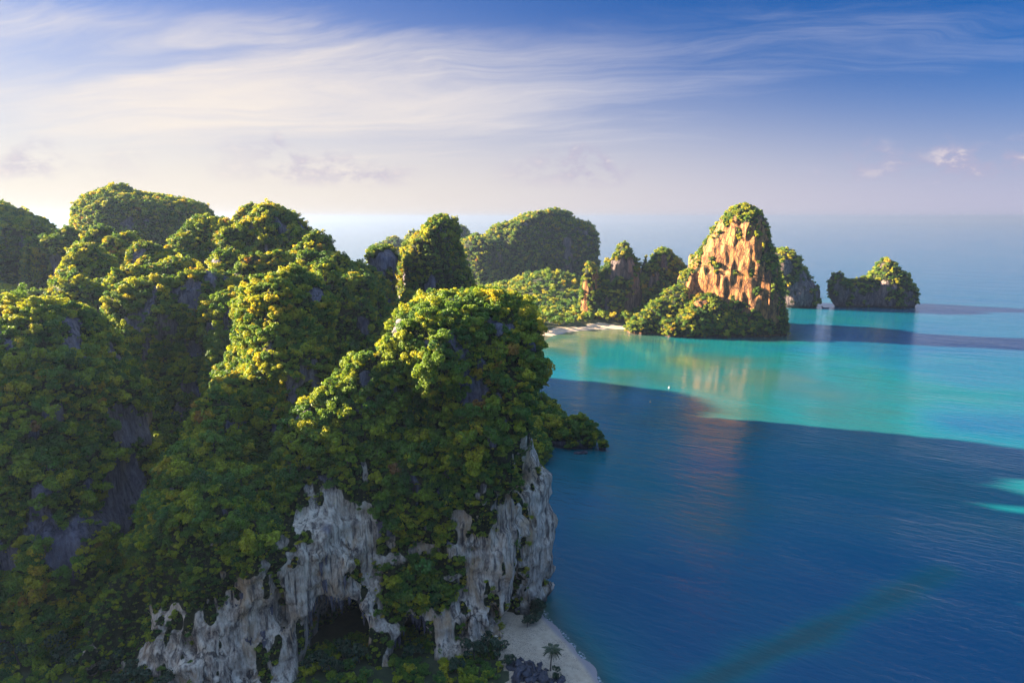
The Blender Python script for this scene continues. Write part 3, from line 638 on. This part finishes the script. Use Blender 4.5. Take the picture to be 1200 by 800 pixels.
def grid(xs, ys):
    X, Yg = np.meshgrid(xs, ys, indexing='ij'); P = np.column_stack([X.ravel(), Yg.ravel()]); n, m = len(xs), len(ys)
    i = np.arange((n-1)*m).reshape(n-1, m)[:, :-1].ravel(); return P, np.column_stack([i, i+m, i+m+1, i+1])
P, Q = grid(axis((-900, -120, 20), (-120, 45, 1.5), (45, 270, 4)), axis((-300, 130, 20), (130, 240, 1.5), (240, 680, 10), (680, 830, 3), (830, 1570, 12)))
h, d = ground_height(P); V = np.column_stack([P, h])
me = np_mesh('ground', V, Q)
sand = (d < 22 + 3*noise2(np.column_stack([P, 0*h]), (9, 9, 9), 303)) & (((P[:, 1] > 110) & (P[:, 1] < 200) & (P[:, 0] > -8)) | ((P[:, 1] > 690) & (P[:, 1] < 790) & (P[:, 0] < 134)))
sand |= (d < 40) & (P[:, 0] > -1.5 + 2.0*noise2(np.column_stack([P, 0*h]), (4, 4, 4), 304)) & (P[:, 0] < 40) & (P[:, 1] > 130) & (P[:, 1] < 192)
add_attr(me, 'sand', sand.astype(float)); add_attr(me, 'shore', d)
m, t, out = new_mat('sand and forest soil')
Pn = t.node('ShaderNodeNewGeometry').outputs['Position']
sa = t.node('ShaderNodeAttribute', attribute_name='sand').outputs['Fac']; sh = t.node('ShaderNodeAttribute', attribute_name='shore').outputs['Fac']
n1 = t.noise(Pn, 0.5, 6, 0.65); n2 = t.noise(Pn, 3.0, 4, 0.7); n3 = t.noise(Pn, 0.18, 4, 0.6)
sc_ = t.ramp(n1, [(0.3, (0.44, 0.315, 0.21)), (0.7, (0.60, 0.45, 0.31))])
sc_ = t.mix(t.math('MULTIPLY', t.step(n2, 0.48, 0.66), t.step(t.math('ADD', n3, t.math('MULTIPLY', sh, 0.012)), 0.50, 0.66)), sc_, (0.17, 0.125, 0.10, 1))
wet = t.step(t.math('ADD', sh, t.math('MULTIPLY', n3, 1.2)), 1.2, 3.2)
sc_ = t.mix(wet, (0.30, 0.245, 0.235, 1), sc_)
soil = t.ramp(n1, [(0.3, (0.02, 0.028, 0.01)), (0.7, (0.05, 0.06, 0.02))])
b = t.node('ShaderNodeBsdfPrincipled'); t.put(b.inputs['Base Color'], t.mix(t.step(t.math('ADD', sa, t.math('MULTIPLY', t.math('SUBTRACT', n1, 0.5), 0.6)), 0.4, 0.6), soil, sc_))
b.inputs['Roughness'].default_value = 0.9
bp = t.node('ShaderNodeBump'); bp.inputs['Strength'].default_value = 0.6; bp.inputs['Distance'].default_value = 0.15
t.put(bp.inputs['Height'], t.math('ADD', n1, t.math('MULTIPLY', n2, 0.5))); t.l.new(bp.outputs[0], b.inputs['Normal']); t.l.new(b.outputs[0], out.inputs['Surface'])
tag(obj('ground', me, m), 'low ground of the coast with its sandy beaches', None, None, 'structure')

far_ax = [500, 560, 640, 740, 860, 1000, 1200, 1500, 2000, 2700, 3600, 5000, 7000, 10000, 14000, 19000]
sx = np.concatenate([[-19000, -14000, -9000, -5000, -2500, -1200, -600, -300, -120], axis((-60, -4, 4), (-4, 48, 1), (48, 170, 2.5), (170, 460, 4)), far_ax[1:]])
sy = np.concatenate([[-6000, -3000, -1000, -300, 0, 60, 100], axis((130, 230, 1), (230, 800, 4), (800, 1160, 8)), [1250, 1400, 1600, 2000, 2700, 3600, 5000, 7000, 10000, 14000, 19000]])
P, Q = grid(sx, sy); dl = seg_dist(P, CP, True); dn = seg_dist(P, near_line); df = seg_dist(P, far_line)
P3 = np.column_stack([P, 0*dl]); wob = noise2(P3, (60, 60, 9), 311)*0.16 + noise2(P3, (23, 23, 9), 312)*0.06
isl = np.hypot(P[:, 0]-at(985, 360, 930)[0], P[:, 1]-930)
shal_beam = 0.95*np.exp(-(dn/9.0)**1.0) + 0.9*np.exp(-(df/150.0)**1.4) + 0.40*np.exp(-(np.hypot((P[:, 0]-190)/170, (P[:, 1]-420)/190))**2) + 0.22*np.exp(-(isl/150)**2) + 0.25*np.exp(-(np.hypot((P[:, 0]-30)/50, (P[:, 1]-260)/90))**2)
beam_a, beam_b = np.array(S2(800, 812)), np.array(S2(1110, 668)); bd = seg_dist(P, [beam_a, beam_b]); bt = np.clip(((P-beam_a) @ (beam_b-beam_a))/((beam_b-beam_a) @ (beam_b-beam_a)), 0, 1)
shal_beam = shal_beam + 0.62*np.exp(-(bd/(5.5+1.5*noise2(P3, (14, 14, 9), 313)*0.5))**2)*(1-0.55*bt)  # streak of sunlight across the water, painted into the sea colour
me = np_mesh('sea', np.column_stack([P, 0*dl]), Q); add_attr(me, 'shallow_beam', np.clip(shal_beam*(1+wob*0.9) + wob*0.15, 0, 1)); add_attr(me, 'shore', dn); add_attr(me, 'calm', np.exp(-((P[:, 0]-125)/120)**2 - ((P[:, 1]-560)/170)**2))
m, t, out = new_mat('sea water')
Pn = t.node('ShaderNodeNewGeometry').outputs['Position']
sl = t.node('ShaderNodeAttribute', attribute_name='shallow_beam').outputs['Fac']; sh = t.node('ShaderNodeAttribute', attribute_name='shore').outputs['Fac']
rt = t.node('ShaderNodeVectorRotate', rotation_type='Z_AXIS'); t.put(rt.inputs['Vector'], Pn); rt.inputs['Angle'].default_value = math.radians(30)
R = rt.outputs[0]
swell = t.noise(t.vmath('MULTIPLY', R, (0.035, 0.13, 1)), 1.0, 4, 0.55, 0.6)
chop = t.noise(t.vmath('MULTIPLY', R, (0.16, 0.42, 1)), 1.0, 5, 0.62, 0.4)
rip = t.noise(t.vmath('MULTIPLY', R, (0.9, 1.8, 1)), 1.0, 3, 0.6)
gust = t.noise(t.vmath('MULTIPLY', R, (0.006, 0.016, 1)), 1.0, 4, 0.6, 0.5)
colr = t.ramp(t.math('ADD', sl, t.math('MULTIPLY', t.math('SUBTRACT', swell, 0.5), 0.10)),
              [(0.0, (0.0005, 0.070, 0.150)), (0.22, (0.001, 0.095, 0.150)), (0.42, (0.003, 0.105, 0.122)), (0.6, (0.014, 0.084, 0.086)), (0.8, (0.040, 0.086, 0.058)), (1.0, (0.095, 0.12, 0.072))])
foam = t.math('MULTIPLY', t.step(t.math('ADD', sh, t.math('MULTIPLY', chop, 2.5)), 2.3, 1.5), t.step(t.noise(Pn, 1.1, 5, 0.7), 0.45, 0.62))
colr = t.mix(t.math('MULTIPLY', foam, 0.75), colr, (0.55, 0.52, 0.56, 1))
b = t.node('ShaderNodeBsdfPrincipled'); t.put(b.inputs['Base Color'], colr); b.inputs['IOR'].default_value = 1.34
b.inputs['Roughness'].default_value = 0.04; b.inputs['Specular IOR Level'].default_value = 0.5
hgt = t.math('ADD', t.math('ADD', t.math('MULTIPLY', swell, 0.55), t.math('MULTIPLY', chop, 0.34)), t.math('MULTIPLY', rip, 0.06))
hgt = t.math('MULTIPLY', hgt, t.step(gust, 0.35, 0.65, 0.55, 1.25))
hgt = t.math('MULTIPLY', hgt, t.math('SUBTRACT', 1.0, t.math('MULTIPLY', t.node('ShaderNodeAttribute', attribute_name='calm').outputs['Fac'], 0.84)))
bp = t.node('ShaderNodeBump'); bp.inputs['Strength'].default_value = 1.0; bp.inputs['Distance'].default_value = 1.0
t.put(bp.inputs['Height'], hgt); t.l.new(bp.outputs[0], b.inputs['Normal']); t.l.new(b.outputs[0], out.inputs['Surface'])
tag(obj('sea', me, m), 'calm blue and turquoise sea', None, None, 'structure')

# ------------------------------------------------------------------ flat forest behind the far beach
r = np.random.default_rng(5)
FP = np.column_stack([r.uniform(-170, 250, 9000), r.uniform(470, 1130, 9000)]); h, d = ground_height(FP)
ok = (d > np.where((FP[:, 1] < 790) & (FP[:, 0] < 134), 20, 3)) & ((FP[:, 1] > 700) | (r.random(9000) < 0.35)); FP = FP[ok]; h = h[ok]; d = d[ok]
Sz = 2.2 + 2.8*r.random(len(FP))**1.6
FZ = h + Sz*1.5 + 2.5*r.random(len(FP))
fo = foliage('forest', np.column_stack([FP, FZ]), Sz, None, True, 77)
tag(fo, 'flat hazy forest filling the low ground behind the far beach', 'forest', None, 'stuff')
fr = np.argsort(d + 1000*((FP[:, 1] < 735) | (FP[:, 0] < 25) | (FP[:, 0] > 145)))[:24]
FRONT = [(FP[i, 0], FP[i, 1]-1.5, h[i]) for i in fr]
# undergrowth on the low ground at the foot of the near rock wall
r = np.random.default_rng(6); UP = np.column_stack([r.uniform(-150, 2, 2600), r.uniform(138, 190, 2600)]); h, d = ground_height(UP)
ok = (UP[:, 0] < -2 - 3*r.random(2600)) & ((UP[:, 0] < -80) | (UP[:, 0] > -20) | (np.abs(UP[:, 0] + 47) < 9) | (np.abs(UP[:, 0] + 27) < 5) | (r.random(2600) < 0.12)) & (UP[:, 1] < np.interp(UP[:, 0], [-114, -94, -78, -45, -15, 6], [186, 172, 164, 176, 184, 190])); UP = UP[ok]
uz = 0.4 + 1.7*r.random(len(UP))**2
tag(foliage('undergrowth', np.column_stack([UP, h[ok] + uz*0.6]), uz, None, False, 78), 'dark tangled undergrowth on the ground below the near rock wall', 'undergrowth', None, 'stuff')
# ------------------------------------------------------------------ trees built one by one
from mathutils.bvhtree import BVHTree
def lathe(rings, n=8):
    """rings: (centre, radius, axis z) list -> verts, quads"""
    V = []; Q = []
    for c, rad in rings:
        for i in range(n): a = 6.28318*i/n; V.append((c[0]+rad*math.cos(a), c[1]+rad*math.sin(a), c[2]))
    for k in range(len(rings)-1):
        for i in range(n): j = (i+1) % n; Q.append((k*n+i, k*n+j, k*n+n+j, k*n+n+i))
    return V, Q
def join_parts(parts):
    V = []; Q = []
    for v, q in parts: o = len(V); V += v; Q += [tuple(i+o for i in f) for f in q]
    return V, Q
def py_mesh(name, V, Q, mat, smooth=True):
    me = bpy.data.meshes.new(name); me.from_pydata(V, [], Q); me.materials.append(mat)
    me.polygons.foreach_set('use_smooth', [smooth]*len(me.polygons)); me.update(); return me
def trunk_mesh(seed):
    r = random.Random(seed); bx, by = r.uniform(-.15, .15), r.uniform(-.15, .15)
    parts = [lathe([((0, 0, -0.35), 0.11), ((0, 0, 0.0), 0.085), ((bx*.4, by*.4, 0.4), 0.068), ((bx, by, 0.85), 0.055), ((bx*1.4, by*1.4, 1.35), 0.02)])]
    for k in range(4):
        a = k*1.57 + r.uniform(-.4, .4); L = r.uniform(.45, .75); z = r.uniform(.45, .8)
        parts.append(lathe([((bx*z, by*z, z), 0.038), ((bx*z+L*.5*math.cos(a), by*z+L*.5*math.sin(a), z+L*.32), 0.027), ((bx*z+L*math.cos(a), by*z+L*math.sin(a), z+L*.75), 0.010)], 6))
    return py_mesh('trunk', *join_parts(parts), BARK)
TRUNKS = [trunk_mesh(s) for s in range(4)]
CROWNS = [crown_mesh('crown', 60+i, n, lf, fl, lb) for i, (n, lf, fl, lb) in enumerate(((720, 0.10, 0.8, 9), (640, 0.10, 0.65, 8), (760, 0.095, 0.95, 11), (560, 0.11, 0.75, 6), (680, 0.10, 0.7, 10)))]
for me in CROWNS:
    co = np.empty(len(me.vertices)*3, np.float32); me.vertices.foreach_get('co', co); co[2::3] += 1.0; me.vertices.foreach_set('co', co); me.update()
TINT = {}
def crown_of(i, mat):
    if mat is None: return CROWNS[i]
    if (i, mat.name) not in TINT:
        me = CROWNS[i].copy(); me.materials.clear(); me.materials.append(mat); TINT[(i, mat.name)] = me
    return TINT[(i, mat.name)]
tr_rng = random.Random(4)
def tree(p, n_, s, label, group, mat=None, name='tree'):
    ax = (Vector(n_)*0.55 + Vector((0, 0, 0.9))).normalized()
    e = bpy.data.objects.new(name, None); COL.objects.link(e); e.empty_display_size = 0.5
    e.location = Vector(p) - ax*0.15*s
    e.rotation_euler = (ax.to_track_quat('Z', 'Y') @ Matrix.Rotation(tr_rng.random()*6.28, 3, 'Z').to_quaternion()).to_euler()
    e.scale = (s*tr_rng.uniform(.9, 1.15), s*tr_rng.uniform(.9, 1.15), s*tr_rng.uniform(.85, 1.2))
    obj('trunk', TRUNKS[tr_rng.randrange(4)], None, e); obj('crown', crown_of(tr_rng.randrange(5), mat), None, e)
    return tag(e, label, 'tree', group)
MARKS = {'head': (((-12, 205, 99), 'on the domed summit of the near headland'), ((-74, 224, 104), 'on the second summit whose flank catches the sun'), ((-90, 200, 68), 'below the sunlit flank beside the ravine'),
                  ((-44, 188, 79), 'on the stepped crest between the two summits'), ((-18, 184, 74), 'on the steep face under the domed summit'), ((-55, 172, 50), 'just above the fluted part of the pale wall'),
                  ((-25, 170, 22), 'on the green ledge of the pale wall'), ((2, 188, 60), 'on the cliff corner above the water'), ((-30, 178, 48), 'around the rust-orange tree of the near headland'),
                  ((-78, 168, 40), 'above the white scoop of the pale wall'), ((-98, 172, 24), 'low beside the ravine of the near headland'), ((-70, 158, 15), 'rooted in the white scoop of the pale wall'),
                  ((-60, 212, 84), 'in the hollow behind the stepped crest'), ((-8, 176, 24), 'rooted in the wall near the beach')),
         'hill': (((-154, 212, 91), 'on the top of the wooded hill'), ((-128, 206, 74), 'on the shoulder of the wooded hill'), ((-145, 182, 42), 'on the low bulge of the wooded hill'), ((-124, 188, 36), 'on the lower slope facing the ravine'),
                  ((-120, 270, 95), 'on the back crest of the wooded hill'), ((-165, 190, 66), 'on the far shaded side of the wooded hill')),
         'skirt': ((at(770, 360, 722), 'on the low end of the tower skirt near the far beach'), (at(812, 325, 740), 'on the high saddle of the tower skirt'), (at(840, 370, 700), 'on the waterside skirt under the orange face'), (at(890, 375, 702), 'on the dark waterside skirt of the orange tower')),
         'point': ((at(683, 491, 350), 'at the tip of the wooded point'), (at(645, 485, 362), 'in the middle of the wooded point'), (at(615, 500, 330), 'where the wooded point meets the headland'))}
KIND = {'head': ('large broadleaf tree', 'small broadleaf tree', 2.3), 'hill': ('large leafy tree', 'small leafy tree', 2.4), 'skirt': ('large bushy tree', 'small bushy tree', 2.7), 'point': ('large dark leafy tree', 'small dark leafy tree', 2.9)}
for p, n_, s_, place in TREE_SPOTS:
    mk = min(MARKS[place], key=lambda m_: sum((a_-b_)**2 for a_, b_ in zip(m_[0], p)))[1]; big, small, lim = KIND[place]
    tree(p, n_, s_*1.12, '%s %s' % (big if s_ > lim else small, mk), 'trees ' + mk)
for x, y, z in FRONT: tree((x, y, z), (0, 0, 1), tr_rng.uniform(3.2, 5.2), 'sunlit tree in the front row behind the far beach', 'trees behind the far beach')
dg = bpy.context.evaluated_depsgraph_get()
def bvh(o):
    me = o.data; n = len(me.vertices); co = np.empty(n*3, np.float32); me.vertices.foreach_get('co', co)
    q = np.empty(len(me.loops), np.int32); me.loops.foreach_get('vertex_index', q)
    return BVHTree.FromPolygons(co.reshape(-1, 3).tolist(), q.reshape(-1, 4).tolist())
HB = bvh(head); WB = bvh(wood)
def sight(B, px, py):
    a = Vector(at(px, py, 100)) - Vector((0, 0, CAM_H)); hit = B.ray_cast(Vector((0, 0, CAM_H)), a.normalized()); return hit[0], hit[1]
for B, px, py, s, mat, L in ((HB, 463, 552, 2.3, LEAF_ORANGE, 'rust-orange leaved tree in the middle of the near headland'), (HB, 487, 548, 2.9, None, 'pale olive round tree beside the rust-orange tree on the near headland'),
                             (HB, 492, 668, 3.2, LEAF_BRIGHT, 'fresh green tall tree on the ledge of the rock wall'), (HB, 478, 706, 2.6, LEAF_LIME, 'lime green bushy tree low on the ledge of the rock wall'),
                             (HB, 378, 482, 2.6, LEAF_LIME, 'bright yellow-green tree below the crest beside the sunlit flank'), (HB, 434, 460, 2.0, LEAF_LIME, 'bright yellow-green small tree below the crest by the pale outcrop'),
                             (WB, 37, 505, 2.4, LEAF_ORANGE, 'rust-orange leaved tree on the wooded hill across the ravine'), (WB, 70, 728, 1.4, LEAF_LIME, 'small round lime green bush low on the wooded hill'),
                             (WB, 180, 668, 3.0, None, 'large pale olive tree at the mouth of the dark ravine'), (WB, 160, 785, 2.6, LEAF_BRIGHT, 'fresh green bush at the foot of the ravine')):
    p, n_ = sight(B, px, py)
    if p is not None: tree(p, n_, s, L, None, mat)
def gz(x, y): return float(ground_height(np.array([[x, y]], float))[0][0])
for x, y, s in ((-51, 162, 3.4), (-45, 165, 3.2), (-47, 159, 3.0), (-41, 164, 2.8), (-54, 160, 2.4), (-28, 167, 2.4), (-25, 170, 2.2), (-10, 166, 3.6), (-4, 168, 3.2), (-15, 162, 3.0), (-7, 172, 2.6), (-92, 152, 3.6), (-86, 150, 3.2),
                (-97, 152, 3.6), (-104, 160, 4.0), (-112, 162, 4.2), (-120, 164, 3.8), (-130, 162, 4.0), (-70, 146, 2.2), (-1, 164, 2.4)):
    tree((x, y, gz(x, y)), (0, 0, 1), s, 'dark green tree standing at the foot of the near rock wall', 'trees at the foot of the rock wall', LEAF_DARK)
for x, y, s in ((6.5, 186, 2.6), (8.0, 189.5, 2.8), (8.2, 193, 2.6), (4.5, 183.5, 2.0)):
    tree((x, y, gz(x, y)), (0, 0, 1), s, 'dark green bush between the cliff end and the sand beach', 'bushes between cliff and beach', LEAF_DARK)
# leaning coconut palm on the beach
px_, py_, _ = sea_at(645, 790); pz = gz(px_, py_)
pe = bpy.data.objects.new('palm_tree', None); COL.objects.link(pe); pe.location = (px_, py_, pz - 0.15); tag(pe, 'single coconut palm standing on the sand by the dark boulders', 'palm tree')
rings = [((0.5*(k/10)**2, 0.2*(k/10)**2, 6.2*k/10), 0.24 - 0.11*(k/10)**0.6 + 0.012*(k % 2)) for k in range(11)]
obj('trunk', py_mesh('trunk', *lathe(rings, 8), BARK), None, pe)
def frond(L, droop):
    V = []; Q = []; N = 14
    for k in range(N+1):
        u = k/N; x = L*u*(1-0.18*droop*u); z = L*(0.42*u - (0.45+0.6*droop)*u*u); V += [(x, -0.02, z), (x, 0.02, z)]
        if k: Q.append((2*k-2, 2*k-1, 2*k+1, 2*k))
    for k in range(1, N):
        u = k/N; x = L*u*(1-0.18*droop*u); z = L*(0.42*u - (0.45+0.6*droop)*u*u); wd = 0.62*math.sin(math.pi*min(1, u*0.9+0.12))+0.1
        for sgn in (-1, 1):
            o = len(V); V += [(x, 0, z), (x+0.20, 0, z-0.02), (x+0.42, sgn*wd, z-0.22), (x+0.30, sgn*wd, z-0.24)]; Q.append((o, o+1, o+2, o+3))
    return py_mesh('frond', V, Q, PALM_LEAF, False)
FR = [frond(3.0, 0.35), frond(2.8, 0.8), frond(2.6, 1.25)]
for k in range(19):
    f_ = obj('frond', FR[k % 3], None, pe, (0.5, 0.2, 6.15)); f_.rotation_euler = (0, -0.25*(k % 3 == 0), k*2.399)
# boulders on the sand and rocks in the water
def boulder(seed, sub=3):
    import bmesh
    bm = bmesh.new(); bmesh.ops.create_icosphere(bm, subdivisions=sub, radius=1.0); co = np.array([v.co[:] for v in bm.verts])
    n = 0.28*noise2(co*1.0, (0.9,)*3, seed) + 0.12*noise2(co, (0.35,)*3, seed+1); co = co*(1+n)[:, None]*np.array([1, .85, .7]); co = np.sign(co)*np.abs(co)**0.92
    for v, c in zip(bm.verts, co): v.co = c
    me = bpy.data.meshes.new('boulder'); bm.to_mesh(me); bm.free(); me.materials.append(DARK_ROCK); me.polygons.foreach_set('use_smooth', [False]*len(me.polygons)); return me
BM = [boulder(400+3*i) for i in range(4)]
br = random.Random(9)
for k, (px, py, s) in enumerate(((604, 788, 2.2), (612, 790, 1.8), (620, 786, 1.4), (617, 798, 2.4), (628, 792, 1.5), (626, 802, 2.0), (636, 797, 1.3), (606, 802, 2.4), (641, 806, 1.8), (633, 784, .7), (658, 802, 1.2), (650, 800, 1.0), (609, 780, 1.0), (640, 790, .5))):
    x, y, _ = sea_at(px, py); o = obj('boulder', BM[k % 4], None, None, (x, y, gz(x, y) + s*0.15)); o.scale = (s, s, s); o.rotation_euler = (br.random(), br.random(), br.random()*6)
    tag(o, 'dark angular boulder heaped on the sand near the palm', 'boulder', 'boulders on the beach')
x, y, _ = sea_at(652, 801); tree((x, y, gz(x, y)+0.3), (0, 0, 1), 1.7, 'dark round shrub among the boulders by the palm', None, LEAF_DARK, 'shrub')
for px, py, s, L in ((643, 556, 1.3, 'small dark rock in the water near the wooded point'), (682, 531, 2.2, 'low flat dark rock at the tip of the wooded point')):
    x, y, _ = sea_at(px, py); o = obj('sea_rock', BM[1], None, None, (x, y, 0.1)); o.scale = (s*1.3, s, s*0.8); tag(o, L, 'rock')
# stalactites hanging from the lip of the hollows
def stalactite_mesh(seed):
    r = random.Random(seed); rings = []; x = y = 0
    for k in range(9):
        u = k/8; x += r.uniform(-.06, .06); y += r.uniform(-.06, .06); rings.append(((x, y, 0.25 - 1.25*u), 0.30*(1-u)**0.7*(1+r.uniform(-.25, .25))+0.012))
    return py_mesh('stalactite', *lathe(rings, 7), ROCK)
ST = [stalactite_mesh(s) for s in range(5)]; sr = random.Random(12); ns = 0
for cx, x0, x1, yb in ((-47, -56, -38, 165), (-27, -33, -22, 170), (-90, -98, -83, 162), (-68, -72, -62, 158)):
    for k in range(46):
        x = sr.uniform(x0, x1); y = yb + sr.uniform(-1.5, 6); hit = HB.ray_cast(Vector((x, y, 1.0)), Vector((0, 0, 1)))
        if hit[0] is None or hit[0].z > 34 or hit[0].z < 5: continue
        s_ = obj('stalactite', ST[sr.randrange(5)], None, head, hit[0]); L = sr.uniform(1.2, 4.2); s_.scale = (L*.55, L*.55, L); s_.rotation_euler = (0, 0, sr.random()*6); ns += 1
# ------------------------------------------------------------------ boat and buoys
bx_, by_, _ = sea_at(967, 361)
HULL = plain('weathered boat timber', (0.012, 0.010, 0.012), 0.6, 0.3, 2.0); CLOTH = plain('faded canopy cloth', (0.012, 0.011, 0.013), 0.8, 0.2, 2.0)
be = bpy.data.objects.new('longtail_boat', None); COL.objects.link(be); be.location = (bx_, by_, 0); tag(be, 'tiny dark wooden boat with high prow beside the saddle-backed island', 'boat')
V = []; Q = []; N = 12
for k in range(N+1):
    u = k/N; x = -5 + 10*u; wd = 0.95*math.sin(math.pi*min(1, 0.18+u*0.9))**0.7*(0.35 if k == 0 else 1); zt = 0.7 + 2.6*max(0, (0.3-u)/0.3)**2; zb = -0.25 + 2.2*max(0, (0.18-u)/0.18)**2
    V += [(x, -wd, zt), (x, -wd*.55, zb), (x, wd*.55, zb), (x, wd, zt), (x, wd*.85, zt-0.08), (x, 0, max(zb+.2, zt-.5)), (x, -wd*.85, zt-0.08)]
    if k:
        for i in range(7): j = (i+1) % 7; Q.append((7*(k-1)+i, 7*(k-1)+j, 7*k+j, 7*k+i))
Q += [tuple(range(7)), tuple(range(7*N+6, 7*N-1, -1))]
obj('hull', py_mesh('hull', V, Q, HULL, False), None, be)
for k, x in enumerate((-2.2, 0.2, 2.4)):
    obj('seat', py_mesh('seat', [(x+a_, b_, c_) for a_ in (-.2, .2) for b_ in (-.85, .85) for c_ in (.52, .58)], [(0, 1, 3, 2), (4, 6, 7, 5), (0, 4, 5, 1), (2, 3, 7, 6), (0, 2, 6, 4), (1, 5, 7, 3)], HULL, False), None, be)
obj('engine', py_mesh('engine', *join_parts([lathe([((4.4, 0, .5), .05), ((4.4, 0, .7), .32), ((4.4, 0, 1.3), .30), ((4.4, 0, 1.45), .05)], 10), lathe([((4.4, 0, 1.0), .06), ((5.6, 0, .5), .05), ((7.4, 0, -.15), .04)], 6)]), CLOTH), None, be)
WHITE = plain('white buoy paint', (0.75, 0.72, 0.68), 0.5, 0.1, 3.0); OR_ = plain('orange buoy paint', (0.75, 0.40, 0.18), 0.5, 0.1, 3.0)
for px, py, mat, L in ((762, 471, OR_, 'small orange marker buoy at the edge of the shadow on the bay'), (784, 454.5, WHITE, 'small white marker buoy in the sunlit green bay water')):
    x, y, _ = sea_at(px, py); e = bpy.data.objects.new('buoy', None); COL.objects.link(e); e.location = (x, y, 0); tag(e, L, 'buoy')
    obj('float', py_mesh('float', *lathe([((0, 0, -.3), .02), ((0, 0, -.25), .45), ((0, 0, .2), .62), ((0, 0, .55), .4), ((0, 0, .6), .05)], 12), mat), None, e)
    obj('pole', py_mesh('pole', *lathe([((0, 0, .5), .10), ((0, 0, 1.7), .06), ((0, 0, 1.75), .005)], 8), mat), None, e)
# ------------------------------------------------------------------ morning haze
V = [(x, y, z) for x in (-19500, 19500) for y in (-6500, 19500) for z in (-9, 152)]
Q = [(0, 1, 3, 2), (4, 6, 7, 5), (0, 4, 5, 1), (2, 3, 7, 6), (0, 2, 6, 4), (1, 5, 7, 3)]
m, t, out = new_mat('morning haze'); pv = t.node('ShaderNodeVolumePrincipled')
pv.inputs['Color'].default_value = (0.19, 0.26, 0.42, 1); pv.inputs['Density'].default_value = 0.00008; pv.inputs['Anisotropy'].default_value = 0.4
try: pv.inputs['Density Attribute'].default_value = ''
except Exception: pass
t.l.new(pv.outputs[0], out.inputs['Volume'])
hz = obj('haze', py_mesh('haze', V, Q, m, False)); tag(hz, 'thin blue morning haze over the bay', 'haze', None, 'stuff')
print('trees %d stalactites %d total %.1fs' % (sum(o.name.startswith('tree') for o in bpy.data.objects), ns, time.time()-T0))
